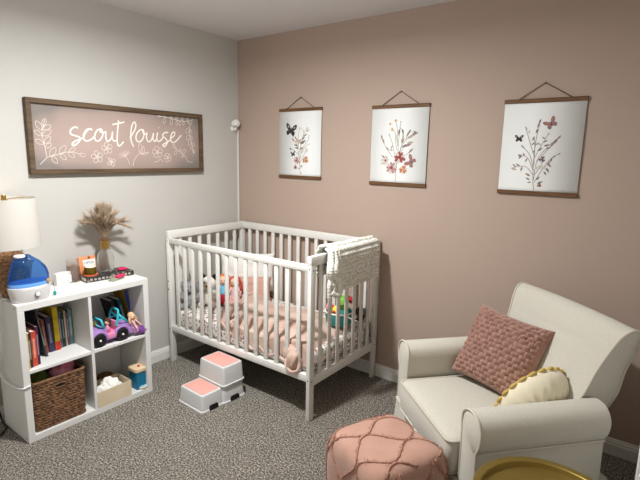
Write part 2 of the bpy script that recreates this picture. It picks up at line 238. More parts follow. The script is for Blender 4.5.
# ================================================================ crib
def crib():
    t = thing('baby_crib', 'white slatted baby crib standing in the room corner against the pink wall', 'crib', (0.7325, -0.402, 0))
    X, Y = 0.666, 0.382          # half extents (outer)
    px, py = 0.026, 0.044        # post section
    for sx in (-1, 1):
        for sy in (-1, 1):
            b = MB(); cx, cy = sx*(X-px/2), sy*(Y-py/2)
            b.box((cx, cy, 0.47), (px, py, 0.94), 0.003)
            o = b.build('leg', M['crib'], t)
            for z in (0.92, 0.255):
                MB().cyl((cx, sy*(Y-0.003), z), (cx, sy*(Y+0.0006), z), 0.0045, 8).build('bolt', M['dark'], o)
                MB().cyl((sx*(X-0.003), cy, z-0.01), (sx*(X+0.0006), cy, z-0.01), 0.0045, 8).build('bolt', M['dark'], o)
            if sy < 0 and sx < 0:
                for z in (0.62, 0.56): MB().cyl((cx, -Y+0.003, z), (cx, -Y-0.0006, z), 0.006, 8).build('bolt', M['dark'], o)
    for sx in (-1, 1):           # the two ends
        b = MB(); b.box((sx*(X-0.016), 0, 0.963), (0.032, 2*Y, 0.058), 0.006); b.build('end_top_rail', M['crib'], t)
        b = MB(); b.box((sx*(X-0.013), 0, 0.240), (0.022, 2*Y-2*py, 0.055), 0.003); b.build('end_bottom_rail', M['crib'], t)
        for i in range(7):
            y = -Y+py/2 + (2*Y-py)*(i+1)/8.0
            MB().box((sx*(X-0.013), y, 0.60), (0.013, 0.028, 0.68), 0.002).build('slat', M['crib'], t)
    for sy, zt, ht, zb in ((-1, 0.921, 0.040, 0.262), (1, 0.963, 0.056, 0.262)):
        b = MB(); b.box((0, sy*(Y-0.018), zt), (2*X-2*px, 0.026, ht), 0.006); b.build('front_top_rail' if sy < 0 else 'back_top_rail', M['crib'], t)
        b = MB(); b.box((0, sy*(Y-0.018), zb), (2*X-2*px, 0.024, 0.045), 0.004); b.build('front_bottom_rail' if sy < 0 else 'back_bottom_rail', M['crib'], t)
        for i in range(14):
            x = -X+px/2 + (2*X-px)*(i+1)/15.0
            MB().box((x, sy*(Y-0.018), (zb+zt)/2), (0.0285, 0.014, zt-zb), 0.002).build('slat', M['crib'], t)
    MB().bx(-X+0.03, X-0.03, -Y+0.035, Y-0.035, 0.262, 0.278).build('mattress_base', M['crib'], t)
    return t
crib()
CX0, CX1, CY0, CY1 = 0.098, 1.372, -0.745, -0.060

def floral_mat():
    m = bpy.data.materials.new('floral_sheet'); m.use_nodes = True
    nt = m.node_tree; N = nt.nodes; L = nt.links; b = N['Principled BSDF']; b.inputs['Roughness'].default_value = 0.9
    tc = N.new('ShaderNodeTexCoord')
    prev = None
    col = lin((232, 227, 220))
    for i, (c, sc, th) in enumerate((((156, 112, 108), 26, 0.30), ((70, 62, 66), 34, 0.24), ((120, 128, 104), 30, 0.22), ((176, 128, 122), 40, 0.26))):
        mp = N.new('ShaderNodeMapping'); mp.inputs['Location'].default_value = (i*3.1, i*1.7, i*0.9)
        v = N.new('ShaderNodeTexVoronoi'); v.inputs['Scale'].default_value = sc; v.inputs['Randomness'].default_value = 1.0
        nz = N.new('ShaderNodeTexNoise'); nz.inputs['Scale'].default_value = 90
        L.new(tc.outputs['Object'], mp.inputs['Vector']); L.new(mp.outputs[0], v.inputs['Vector']); L.new(tc.outputs['Object'], nz.inputs['Vector'])
        ad = N.new('ShaderNodeMath'); ad.operation = 'MULTIPLY_ADD'; ad.inputs[1].default_value = 0.35; L.new(nz.outputs['Fac'], ad.inputs[0]); L.new(v.outputs['Distance'], ad.inputs[2])
        lt = N.new('ShaderNodeMath'); lt.operation = 'LESS_THAN'; lt.inputs[1].default_value = th+0.17; L.new(ad.outputs[0], lt.inputs[0])
        mx = N.new('ShaderNodeMixRGB'); L.new(lt.outputs[0], mx.inputs['Fac']); mx.inputs['Color2'].default_value = lin(c)
        if prev: L.new(prev.outputs['Color'], mx.inputs['Color1'])
        else: mx.inputs['Color1'].default_value = col
        prev = mx
    L.new(prev.outputs['Color'], b.inputs['Base Color'])
    return m
M['floral'] = floral_mat()
b = MB(); b.bx(CX0, CX1, CY0, CY1, 0.278, 0.405, 0.03, 4)
tag(b.build('crib_mattress', M['floral']), 'crib mattress in a white floral sheet with tiny flowers, inside the white crib', 'mattress')

# crumpled pink blanket on the mattress
M['blush'] = mat('blush_blanket', (206, 181, 165), 0.95, c2=(194, 160, 144), nscale=7, ndetail=3, lo=0.4, hi=0.62, bump=0.25, bscale=300, bdist=0.002, sheen=0.3, spec=0.1)
def ridged(x, y, s): return 1-abs(noise.noise(V(x*s, y*s, 3.3)))*2
def blanket_h(u, v):
    # u 0..1 along x, v 0..1 from front to back
    w = u*2.6+v*1.2
    h = 0.018 + 0.030*(0.5+0.5*math.sin(9.5*u + 3.2*v + 1.6*noise.noise(V(u*2, v*2, 0))*2)) * (0.6+0.4*noise.noise(V(u*3, v*3, 5)))
    h += 0.022*max(0, ridged(u+0.25*v, v-0.5*u, 2.6))**2
    h += 0.012*noise.noise(V(u*7, v*5, 2))
    return max(0.006, h)
def bl(u, v):
    xl = 0.72-0.46*min(1, v*1.3) + 0.03*noise.noise(V(v*5, 1, 1)); xr = 1.376
    x = xl+(xr-xl)*u
    if v < 0.22:            # part hanging down over the front edge
        k = (0.22-v)/0.22
        drop = k*(0.060+0.035*noise.noise(V(u*4, 0, 9)) + 0.02*u)
        y = CY0-0.004 + 0.012*noise.noise(V(u*9, v*6, 4))*k
        z = 0.400-drop + blanket_h(u, 0.22)*(1-k)
        y += 0.002*math.sin(u*40)*k
        return V(x, max(y, -0.748), z - (max(0, (u-0.93)/0.07)**1.5)*0.05*(1-k))
    k = (v-0.22)/0.78
    y = CY0+(0.56*k) + 0.02*noise.noise(V(u*3, v*3, 7))
    edge = min(1, (1-k)/0.12, u/0.06+0.15)
    hump = 0.05*math.exp(-((u-0.18)/0.16)**2-((k-0.8)/0.3)**2)+0.035*math.exp(-((u-0.62)/0.2)**2-((k-0.35)/0.35)**2)
    z = 0.404+blanket_h(u, v)*edge + hump*edge
    if u > 0.93: z -= ((u-0.93)/0.07)**1.5*(0.085+0.03*noise.noise(V(v*6, 2, 2)))
    return V(min(x, 1.376), y, z)
b = MB(); b.grid(bl, 110, 70)
# rolled hem along the left border and the wad that pokes out between the slats
hem = [bl(0.0, 0.02+0.96*i/40)+V(0, 0, 0.008) for i in range(41)]
b.tube(hem, 0.011, 8)
hem2 = [bl(0.06+0.07*math.sin(i*0.09), 0.25+0.7*i/40)+V(0.03, 0, 0.012) for i in range(41)]
b.tube(hem2, 0.012, 8)
hem3 = [bl(0.1+0.1*i/30+0.05*math.sin(i*0.2), 0.12+0.75*i/30)+V(0.0, 0, 0.010) for i in range(31)]
b.tube(hem3, 0.012, 8)
for k, (cx, w) in enumerate(((0.90, 0.07), (1.04, 0.08), (1.17, 0.07))):
    pts = [V(cx-w+2*w*i/16, -0.744-0.004*math.sin(PI*i/16), 0.345-0.035*math.sin(PI*i/16)) for i in range(17)]
    b.tube(pts, 0.009, 8)
def wad(d): return 1+0.16*math.sin(5*math.atan2(d.y, d.x)+2*d.z)*(1-abs(d.z))+0.2*noise.noise(d*2.3)
b.ell((1.262, -0.764, 0.345), (0.046, 0.040, 0.075), Matrix.Rotation(0.35, 3, 'Y'), 24, 16, fn=wad)
b.ell((1.225, -0.750, 0.372), (0.05, 0.03, 0.055), None, 20, 12, fn=wad)
b.tube(catmull([V(1.205, -0.752, 0.37), V(1.218, -0.785, 0.315), V(1.262, -0.795, 0.283), V(1.308, -0.782, 0.300), V(1.30, -0.752, 0.36)], 8), 0.010, 8)
tag(b.build('baby_blanket', M['blush'], ang=180), 'crumpled blush pink fleece blanket spread over the crib mattress, poking between the slats', 'blanket')

# knitted throw over the right end of the crib
def throw():
    path = catmull([V(1.352, 0, 0.84), V(1.354, 0, 0.93), V(1.358, 0, 0.985), V(1.375, 0, 1.008), V(1.398, 0, 1.010), V(1.419, 0, 0.99), V(1.426, 0, 0.93), V(1.430, 0, 0.85), V(1.432, 0, 0.765)], 12)
    L = [0.0]
    for a, c in zip(path, path[1:]): L.append(L[-1]+(c-a).length)
    T = L[-1]
    def at(s):
        s = max(0, min(T, s))
        for i in range(len(L)-1):
            if s <= L[i+1]+1e-9:
                k = (s-L[i])/max(1e-9, L[i+1]-L[i]); return path[i].lerp(path[i+1], k), (path[i+1]-path[i]).normalized()
        return path[-1], (path[-1]-path[-2]).normalized()
    def fn(u, v):
        s = u*T; p, tg = at(s)
        n = V(-tg.z, 0, tg.x)
        y = -0.655+0.520*v + 0.004*math.sin(s*60)
        row = math.floor(s/0.026); k = s/0.026-row
        hh = 0.015*math.sin(PI*k)**0.7*(0.45+0.55*abs(math.sin(PI*(v*0.56/0.019+0.5*(row % 2)))))
        hh += 0.010*(1-v)**2+0.004*noise.noise(V(s*20, v*12, 1))
        sag = 0.012*math.sin(v*PI)*0 - 0.02*(1-v)*0
        return V(p.x, y, p.z+sag) + n*(hh+0.012)
    b = MB(); b.grid(fn, 150, 190)
    o = b.build('knit_throw', M['knit'], ang=180, recalc=True)
    md = o.modifiers.new('Solid', 'SOLIDIFY'); md.thickness = 0.011; md.offset = -1
    # bunched folded edge
    f = MB()
    for k, (y0, y1, z1, x0, r) in enumerate(((-0.665, -0.640, 0.78, 1.448, 0.019), (-0.640, -0.605, 0.775, 1.458, 0.021), (-0.605, -0.57, 0.80, 1.452, 0.018), (-0.675, -0.672, 0.735, 1.440, 0.013))):
        pts = [V(1.395+0.0*k, y0+0.03, 1.018), V(1.428, y0+0.02, 1.005), V(x0-0.004, y0+0.01, 0.95), V(x0+0.005, y0-0.008, 0.90), V(x0, y0+0.012, 0.85), V(x0+0.004, y1, 0.81), V(x0-0.003, y1+0.012, z1)]
        q = catmull(pts, 14)
        f.tube(q, [r*(0.85+0.22*abs(math.sin(i*0.9)))*(0.7+0.3*min(1, i/8)) for i in range(len(q))], 10)
    f.tube(catmull([V(1.452, -0.66, 0.775), V(1.462, -0.63, 0.752), V(1.458, -0.59, 0.757), V(1.447, -0.56, 0.775)], 10), 0.017, 10)
    f.build('folded_edge', M['knit'], o, ang=180)
    tag(o, 'chunky off-white and sage knitted throw hanging over the right end rail of the crib', 'blanket')
M['knit'] = mat('knit_yarn', (240, 238, 228), 0.95, c2=(176, 182, 168), nscale=110, ndetail=2, lo=0.50, hi=0.66, bump=0.5, bscale=160, bdist=0.004, spec=0.1)
throw()

# ---------------------------------------------------------------- pillows helper
def pillow_mb(w, h, t, n=28, pinch=0.06, fn=None, mb=None):
    b = mb or MB()
    def side(sg):
        def f(u, v):
            x, y = 2*u-1, 2*v-1
            th = t/2*(max(0, 1-x**4)**0.55)*(max(0, 1-y**4)**0.55)
            k = 1-pinch*(1-abs(y)**2)*abs(x)**3; l = 1-pinch*(1-abs(x)**2)*abs(y)**3
            d = fn(x, y, sg) if fn else 0
            edge = min(1, (1-max(abs(x), abs(y)))*8)
            return V(x*w/2*k, sg*(th+d*edge), y*h/2*l)
        return f
    b.grid(side(-1), n, n); b.grid(side(1), n, n)
    bmesh.ops.remove_doubles(b.bm, verts=b.bm.verts, dist=0.0004)
    return b
M['white_cloth'] = mat('white_cloth', (236, 234, 228), 0.9, bump=0.2, bscale=90, bdist=0.003)
M['pink_cloth'] = mat('pink_cloth', (200, 158, 144), 0.9, bump=0.2, bscale=120, bdist=0.003)
def wrinkle(x, y, sg): return 0.008*noise.noise(V(x*2.5, y*2.5, sg*3))
o = pillow_mb(0.44, 0.31, 0.09, fn=wrinkle).build('pillow', M['white_cloth'], ang=180, loc=(0.285, -0.185, 0.612), rz=math.radians(38))
o.rotation_euler = (math.radians(-8), 0, math.radians(38))
tag(o, 'white pillow with pointed corners propped behind the pink pillow in the crib', 'pillow')
o = pillow_mb(0.37, 0.20, 0.10, fn=wrinkle).build('pillow', M['pink_cloth'], ang=180, loc=(0.385, -0.285, 0.512))
o.rotation_euler = (math.radians(-12), 0, math.radians(38))
tag(o, 'long dusty pink pillow lying in the crib in front of the white pillow', 'pillow')

# ---------------------------------------------------------------- stuffed toys in the crib
M['grey_plush'] = mat('grey_plush', (128, 131, 136), 0.98, c2=(160, 162, 166), nscale=60, bump=0.6, bscale=260, bdist=0.004, sheen=0.3, spec=0.05)
M['white_plush'] = mat('white_plush', (232, 226, 214), 0.98, c2=(240, 236, 228), nscale=40, bump=0.6, bscale=260, bdist=0.004, sheen=0.3, spec=0.05)
M['black_plush'] = mat('black_plush', (32, 30, 32), 0.98, bump=0.5, bscale=260, bdist=0.004, spec=0.05)
M['cream_plush'] = mat('cream_plush', (222, 200, 160), 0.98, bump=0.5, bscale=260, bdist=0.004, spec=0.05)
M['skin'] = mat('doll_skin', (238, 196, 170), 0.6)
M['orange_yarn'] = mat('orange_yarn', (198, 104, 48), 0.9, c2=(222, 150, 84), nscale=60, bump=0.6, bscale=140, bdist=0.004)
M['red_yarn'] = mat('red_yarn', (172, 52, 40), 0.9, c2=(206, 96, 76), nscale=60, bump=0.6, bscale=140, bdist=0.004)
M['blue_cloth'] = mat('blue_cloth', (92, 170, 205), 0.85, c2=(140, 200, 222), nscale=50)
M['red_cloth'] = mat('red_cloth', (168, 28, 52), 0.85)
M['rose_cloth'] = mat('rose_cloth', (214, 140, 140), 0.85, c2=(236, 200, 196), nscale=60)
def plush(name, label, loc, rz, body, accent, ears, face_mat, s=1.0):
    t = thing(name, label, 'stuffed toy', loc, rz)
    MB().ell((0, 0, 0.055*s), (0.05*s, 0.045*s, 0.058*s)).ell((0, -0.036*s, 0.05*s), (0.032*s, 0.018*s, 0.038*s)).build('body', body, t, ang=180)
    h = MB().ell((0, -0.008*s, 0.142*s), (0.045*s, 0.04*s, 0.041*s)).build('head', body, t, ang=180)
    MB().ell((0, -0.045*s, 0.130*s), (0.020*s, 0.016*s, 0.016*s)).build('muzzle', face_mat, h, ang=180)
    for sx in (-1, 1):
        MB().ell((sx*0.017*s, -0.042*s, 0.152*s), (0.0055*s, 0.004*s, 0.0065*s)).build('eye', M['black'], h, ang=180)
        if ears == 'round': MB().ell((sx*0.038*s, 0, 0.178*s), (0.019*s, 0.011*s, 0.019*s)).build('ear', accent, h, ang=180)
        elif ears == 'big': MB().ell((sx*0.056*s, 0.004, 0.146*s), (0.026*s, 0.009*s, 0.033*s)).build('ear', accent, h, ang=180)
        else: MB().ell((sx*0.044*s, -0.004, 0.132*s), (0.012*s, 0.018*s, 0.034*s)).build('ear', accent, h, ang=180)
        MB().ell((sx*0.05*s, -0.018*s, 0.075*s), (0.018*s, 0.020*s, 0.038*s), Matrix.Rotation(sx*0.4, 3, 'Y')).build('arm', body, t, ang=180)
        MB().ell((sx*0.034*s, -0.05*s, 0.02*s), (0.020*s, 0.036*s, 0.019*s)).build('leg', body, t, ang=180)
    MB().ell((0, -0.060*s, 0.134*s), (0.007*s, 0.005*s, 0.005*s)).build('nose', M['black'], h, ang=180)
    return t
plush('plush_elephant', 'grey plush toy with big ears sitting at the left front end of the crib', (0.150, -0.640, 0.404), 0.55, M['grey_plush'], M['grey_plush'], 'big', M['grey_plush'], 1.10)
plush('plush_panda', 'white plush panda with black ears sitting between the grey plush and the dolls', (0.215, -0.520, 0.404), 0.6, M['white_plush'], M['black_plush'], 'round', M['cream_plush'], 1.24)
def rag_doll(label, loc, rz, hair, top, skirt, s=1.0):
    t = thing('rag_doll', label, 'doll', loc, rz)
    MB().lathe([(0.0, 0.058), (0.034, 0.06), (0.036, 0.075), (0.026, 0.10), (0.018, 0.128), (0.0, 0.132)], n=16).build('dress_top', top, t, ang=180)
    MB().lathe([(0.0, 0.0), (0.052, 0.002), (0.055, 0.012), (0.042, 0.05), (0.034, 0.068), (0, 0.07)], n=20).build('skirt', skirt, t, ang=60)
    h = MB().ell((0, -0.004, 0.158), (0.034, 0.030, 0.036)).build('head', M['skin'], t, ang=180)
    b = MB().ell((0, 0.007, 0.170), (0.039, 0.032, 0.032))
    for sx in (-1, 1):
        for k in range(4):
            q = catmull([V(sx*0.028, 0.004*k-0.012, 0.178), V(sx*0.045, 0.004*k-0.014, 0.155), V(sx*(0.043+0.003*k), 0.004*k-0.016, 0.11-0.006*k)], 6)
            b.tube(q, 0.007, 6)
    b.build('hair', hair, h, ang=180)
    for sx in (-1, 1):
        MB().ell((sx*0.012, -0.033, 0.162), (0.0035, 0.002, 0.004), None, 8, 6).build('eye', M['black'], h, ang=180)
        MB().tube([V(sx*0.022, 0, 0.118), V(sx*0.042, -0.012, 0.09), V(sx*0.046, -0.028, 0.062)], [0.010, 0.009, 0.008], 8).build('arm', top, t, ang=180)
        MB().tube([V(sx*0.02, -0.03, 0.012), V(sx*0.024, -0.075, 0.012)], [0.011, 0.010], 8).build('leg', M['skin'], t, ang=180)
    MB().tube([V(-0.008, -0.033, 0.147), V(0, -0.035, 0.144), V(0.008, -0.033, 0.147)], 0.0015, 6).build('mouth', M['red_cloth'], h)
    t.scale = (s, s, s)
    return t
rag_doll('rag doll with orange hair, blue top and red skirt sitting against the crib pillow', (0.292, -0.436, 0.420), 0.55, M['orange_yarn'], M['blue_cloth'], M['red_cloth'], 1.12)
rag_doll('rag doll with red yarn hair and rose dress leaning on the pink crib pillow', (0.376, -0.404, 0.424), 0.5, M['red_yarn'], M['rose_cloth'], M['rose_cloth'], 1.06)

# basket of toys at the right end of the crib
M['teal_cloth'] = mat('teal_cloth', (38, 128, 132), 0.8, c2=(70, 160, 150), nscale=50)
M['green_toy'] = mat('green_toy', (120, 178, 66), 0.6); M['yellow_toy'] = mat('yellow_toy', (240, 214, 74), 0.6)
M['pink_toy'] = mat('pink_toy', (240, 150, 160), 0.7); M['red_toy'] = mat('red_toy', (190, 30, 30), 0.55); M['brown_toy'] = mat('brown_toy', (84, 62, 52), 0.9, bump=0.4, bscale=200)
t = thing('toy_basket', 'small teal fabric basket of toys at the right end of the crib', 'basket', (1.265, -0.300, 0.445))
MB().lathe([(0, 0.0), (0.075, 0.0), (0.085, 0.012), (0.095, 0.085), (0.091, 0.085), (0.080, 0.012), (0, 0.008)], n=28).build('bowl', M['teal_cloth'], t, ang=60)
MB().tube([V(0.094*math.cos(a), 0.094*math.sin(a), 0.086) for a in [2*PI*i/32 for i in range(32)]], 0.006, 8, True).build('rim', M['white_cloth'], t, ang=180)
for sx in (-1, 1):
    MB().tube(catmull([V(sx*0.09, -0.03, 0.07), V(sx*0.116, -0.02, 0.06), V(sx*0.118, 0.02, 0.06), V(sx*0.09, 0.03, 0.07)], 6), 0.005, 6).build('handle', M['white_cloth'], t, ang=180)
def toyblob(name, label, c, r, m, m2, kind):
    o = MB().ell((0, 0, 0), r, None, 18, 12).build(name, m, ang=180, loc=c)
    if kind == 'frog':
        for sx in (-1, 1):
            MB().ell((sx*r[0]*0.5, -r[1]*0.3, r[2]*0.95), (r[0]*0.33, r[1]*0.33, r[2]*0.33), None, 10, 8).build('eye', m2, o, ang=180)
        MB().tube([V(-r[0]*0.6, -r[1]*0.85, -r[2]*0.1), V(0, -r[1]*1.0, -r[2]*0.3), V(r[0]*0.6, -r[1]*0.85, -r[2]*0.1)], 0.003, 6).build('mouth', M['black'], o)
    elif kind == 'bunny':
        for sx in (-1, 1):
            MB().ell((sx*r[0]*0.4, 0, r[2]*1.5), (r[0]*0.26, r[1]*0.2, r[2]*0.8), None, 10, 8).build('ear', m2, o, ang=180)
    elif kind == 'ring':
        MB().tube([V(r[0]*1.0*math.cos(a), -r[1]*0.2, r[2]*1.0*math.sin(a)) for a in [2*PI*i/24 for i in range(24)]], 0.006, 8, True).build('ring', m2, o, ang=180)
    elif kind == 'dog':
        for sx in (-1, 1): MB().ell((sx*r[0]*0.9, 0, r[2]*0.5), (r[0]*0.3, r[1]*0.4, r[2]*0.55), None, 10, 8).build('ear', m2, o, ang=180)
        MB().ell((0, -r[1]*0.95, -r[2]*0.1), (r[0]*0.35, r[1]*0.35, r[2]*0.3), None, 10, 8).build('muzzle', m2, o, ang=180)
    return tag(o, label, 'toy')
toyblob('toy_bunny', 'pink bunny toy with tall ears at the left of the teal crib basket', (1.205, -0.325, 0.552), (0.026, 0.024, 0.030), M['pink_toy'], M['pink_toy'], 'bunny')
toyblob('toy_duck', 'bright yellow round toy in front of the green toy in the crib basket', (1.275, -0.352, 0.548), (0.027, 0.025, 0.032), M['yellow_toy'], M['red_toy'], 'dog')
toyblob('toy_frog', 'lime green frog toy standing tallest in the teal crib basket', (1.285, -0.285, 0.585), (0.036, 0.030, 0.050), M['green_toy'], M['green_toy'], 'frog')
toyblob('toy_ladybug', 'red round toy behind the green frog in the crib basket', (1.318, -0.235, 0.600), (0.024, 0.024, 0.024), M['red_toy'], M['black'], 'dog')
toyblob('toy_puppy', 'dark brown plush puppy beside the teal basket near the back of the crib', (1.315, -0.130, 0.475), (0.045, 0.042, 0.050), M['brown_toy'], M['grey_plush'], 'dog')
# ================================================================ step stool
def rrect(hx, hy, r, n=5):
    out = []
    for cx, cy, a0 in ((hx-r, hy-r, 0), (-hx+r, hy-r, 90), (-hx+r, -hy+r, 180), (hx-r, -hy+r, 270)):
        for i in range(n+1):
            a = math.radians(a0+90*i/n); out.append((cx+r*math.cos(a), cy+r*math.sin(a)))
    return out
def loft(b, rings, cap0=True, cap1=True, mi=0):
    R = [[b.v(p) for p in r] for r in rings]; k = len(R[0])
    for a, c in zip(R, R[1:]):
        for j in range(k): b.f([a[j], a[(j+1) % k], c[(j+1) % k], c[j]], mi)
    if cap0: b.f(list(reversed(R[0])), mi)
    if cap1: b.f(R[-1], mi)
M['stool'] = mat('stool_plastic', (206, 206, 205), 0.42); M['pink_pad'] = mat('pink_rubber', (218, 160, 148), 0.7, bump=0.2, bscale=500, bdist=0.0008)
def stool():
    t = thing('step_stool', 'white two-step toddler stool with pink treads on the carpet in front of the crib', 'step stool', (0.732, -0.945, 0), math.radians(-2))
    def step(name, cy, hy, z0, z1, hx):
        b = MB()
        f0, f1 = 0.010, 0.0
        def ring(z, g, r): return [V(x, cy+y, z) for x, y in rrect(hx+g, hy+g, r)]
        loft(b, [ring(z0, 0.012, 0.024), ring(z0+0.007, 0.012, 0.024), ring(z0+0.010, 0.006, 0.02), ring(z1-0.012, 0.0, 0.018), ring(z1-0.004, -0.002, 0.016), ring(z1, -0.007, 0.013)])
        o = b.build(name, M['stool'], t, ang=30)
        p = MB(); loft(p, [[V(x, cy+y, z1-0.002) for x, y in rrect(hx-0.016, hy-0.014, 0.012)], [V(x, cy+y, z1+0.0018) for x, y in rrect(hx-0.016, hy-0.014, 0.012)], [V(x, cy+y, z1+0.0026) for x, y in rrect(hx-0.018, hy-0.016, 0.011)]])
        p.build('tread_pad', M['pink_pad'], o, ang=30)
        return o
    lo = step('lower_step', -0.083, 0.078, 0.0, 0.105, 0.113)
    up0 = step('base_block', 0.076, 0.083, 0.0, 0.112, 0.122) ; 
    for c in list(up0.children): bpy.data.objects.remove(c)
    up = step('upper_step', 0.078, 0.080, 0.110, 0.234, 0.120)
    for c, cy, w in ((lo, -0.083, 0.034), (up0, 0.078, 0.036)):
        for sx in (-1, 1):
            b = MB(); hx = 0.1275 if c is lo else 0.1365
            prof = [(-w, -0.001), (w, -0.001), (w*0.92, 0.022), (w*0.75, 0.031), (-w*0.75, 0.031), (-w*0.92, 0.022)]
            b.prism(prof, lambda p, q: (q, cy+p[0], p[1]), sx*(hx-0.02), sx*hx); b.build('foot_notch', M['dark'], c)
    for sx in (-1, 1):
        b = MB(); prof = [(0.03*math.copysign(abs(math.cos(a))**0.6, math.cos(a)), 0.178+0.011*math.copysign(abs(math.sin(a))**0.8, math.sin(a))) for a in [2*PI*i/20 for i in range(20)]]
        b.prism(prof, lambda p, q: (q, 0.078+p[0], p[1]+0.1*0), sx*0.105, sx*0.1215); b.build('handle_slot', M['dark'], up)
    return t
stool()

# ================================================================ cube shelf
SX0, SX1, SY0, SY1, SZ = 0.052, 0.370, -1.882, -1.136, 0.765
def shelf():
    t = thing('cube_shelf', 'white cube shelf unit of four compartments standing against the white wall', 'shelf', ((SX0+SX1)/2, (SY0+SY1)/2, 0))
    cx, cy = t.location.x, t.location.y
    def pn(name, x0, x1, y0, y1, z0, z1):
        MB().bx(x0-cx, x1-cx, y0-cy, y1-cy, z0, z1, 0.0015, 1).build(name, M['shelf'], t, smooth=False)
    pn('top_panel', SX0, SX1, SY0, SY1, SZ-0.036, SZ); pn('bottom_panel', SX0, SX1, SY0+0.034, SY1-0.034, 0.0, 0.036)
    pn('side_panel', SX0, SX1, SY0, SY0+0.034, 0, SZ-0.036); pn('side_panel', SX0, SX1, SY1-0.034, SY1, 0, SZ-0.036)
    pn('divider', SX0, SX1-0.002, -1.518, -1.500, 0.036, SZ-0.036)
    pn('middle_shelf', SX0, SX1-0.002, SY0+0.034, -1.518, 0.384, 0.403); pn('middle_shelf', SX0, SX1-0.002, -1.500, SY1-0.034, 0.384, 0.403)
    pn('back_panel', SX0, SX0+0.006, SY0+0.034, SY1-0.034, 0.036, SZ-0.036)
    d = MB()
    for z in (0.02, SZ-0.02): d.cyl((SX1-0.03-cx, SY0-cy+0.002, z), (SX1-0.03-cx, SY0-cy-0.0006, z), 0.004, 8)
    d.build('screw_hole', M['dark'], t)
shelf()

# ---------------------------------------------------------------- books
paper = mat('paper_edge', (226, 216, 196), 0.9)
bookmats = {}
def bm_(c):
    if c not in bookmats: bookmats[c] = mat('book_cover', c, 0.5, c2=tuple(int(v*0.82) for v in c), nscale=18, lo=0.3, hi=0.7)
    return bookmats[c]
def book(label, y, x, th, h, d, c, z=0.403, lean=0.0, group=None, spine2=None, yaw=0.0):
    # spine faces +x, base of the spine at (x, y, z)
    t = thing('book', label, 'book', (x, y, z), group=group, rot=(lean, 0, yaw))
    b = MB(); m = bm_(c)
    b.bx(-d, 0, -th/2, -th/2+0.0025, 0, h); b.bx(-d, 0, th/2-0.0025, th/2, 0, h); b.bx(-0.003, 0.0005, -th/2+0.0003, th/2-0.0003, 0, h, 0.0008, 1)
    b.build('cover', m, t, smooth=False)
    MB().bx(-d+0.005, -0.003, -th/2+0.0026, th/2-0.0026, 0.003, h-0.004).build('pages', paper, t, smooth=False)
    s = MB()
    if spine2: s.bx(0.0003, 0.0009, -th/2+0.0008, th/2-0.0008, 0.0, h*0.2)
    else: s.bx(0.0003, 0.0009, -th*0.18, th*0.18, h*0.25, h*0.8)
    s.build('spine_label', bm_(spine2) if spine2 else bm_(tuple(min(255, int(v*0.5+128)) for v in c)), t, smooth=False)
    return t
G1 = 'books at the left of the upper left compartment'; G2 = 'books standing in the middle of the upper left compartment'; G3 = 'books behind the toy car'
book('pale yellow thin book leftmost in the upper left shelf compartment', -1.8405, 0.352, 0.011, 0.195, 0.16, (222, 184, 112), group=G1)
book('charcoal book between the pale yellow and orange books', -1.825, 0.338, 0.018, 0.193, 0.16, (48, 50, 54), group=G1)
book('orange-red book right of the charcoal book', -1.8025, 0.332, 0.025, 0.195, 0.16, (214, 84, 54), group=G1)
book('dark plum book right of the orange-red book', -1.781, 0.324, 0.015, 0.215, 0.16, (74, 36, 66), group=G1)
book('tall black book behind the pale yellow book', -1.838, 0.155, 0.016, 0.262, 0.09, (26, 26, 28), group=G1)
book('tall charcoal and purple book behind the orange-red book', -1.816, 0.158, 0.020, 0.25, 0.09, (52, 42, 58), group=G1)
book('tall dark book behind the plum book', -1.790, 0.152, 0.022, 0.255, 0.09, (34, 34, 38), group=G1)
book('tall slim grey book leaning left in front of the row of books', -1.708, 0.252, 0.010, 0.285, 0.17, (70, 70, 74), lean=0.15, group=G2)
book('rust brown book right of the leaning grey book', -1.688, 0.205, 0.018, 0.205, 0.14, (150, 76, 48), lean=0.08, group=G2)
book('dark navy purple book left of the bright yellow book', -1.660, 0.205, 0.030, 0.215, 0.14, (62, 52, 92), lean=0.06, group=G2)
book('bright yellow book with a red spine foot', -1.626, 0.205, 0.028, 0.262, 0.14, (226, 194, 40), lean=0.03, group=G2, spine2=(206, 44, 40))
book('slate grey book right of the bright yellow book', -1.6015, 0.19, 0.015, 0.225, 0.13, (104, 108, 124), lean=0.02, group=G2)
book('dark green book right of the slate grey book', -1.5825, 0.185, 0.018, 0.212, 0.13, (36, 66, 70), lean=0.02, group=G2)
book('cream book right of the dark green book', -1.566, 0.18, 0.010, 0.218, 0.12, (222, 204, 156), lean=0.02, group=G2)
book('violet book between the cream and teal books', -1.5525, 0.178, 0.013, 0.205, 0.12, (120, 76, 128), lean=0.02, group=G2)
book('pale teal book nearest the divider in the upper left compartment', -1.534, 0.175, 0.020, 0.215, 0.11, (110, 160, 150), lean=0.02, group=G2)
book('big yellow board book with a blue spine behind the toy car', -1.150, 0.205, 0.020, 0.262, 0.14, (196, 158, 44), lean=0.17, group=G3, spine2=None)
o = [x for x in bpy.data.objects if x.get('label', '').startswith('big yellow board')][0]
MB().bx(0.0005, 0.0025, -0.0100, 0.0100, 0, 0.262).build('blue_spine', bm_((44, 84, 168)), o, smooth=False)
book('dark teal board book leaning left of the yellow board book', -1.185, 0.185, 0.026, 0.215, 0.125, (34, 92, 96), lean=0.22, group=G3)
book('black board book leftmost of the books behind the toy car', -1.225, 0.180, 0.026, 0.215, 0.12, (24, 26, 28), lean=0.25, group=G3)

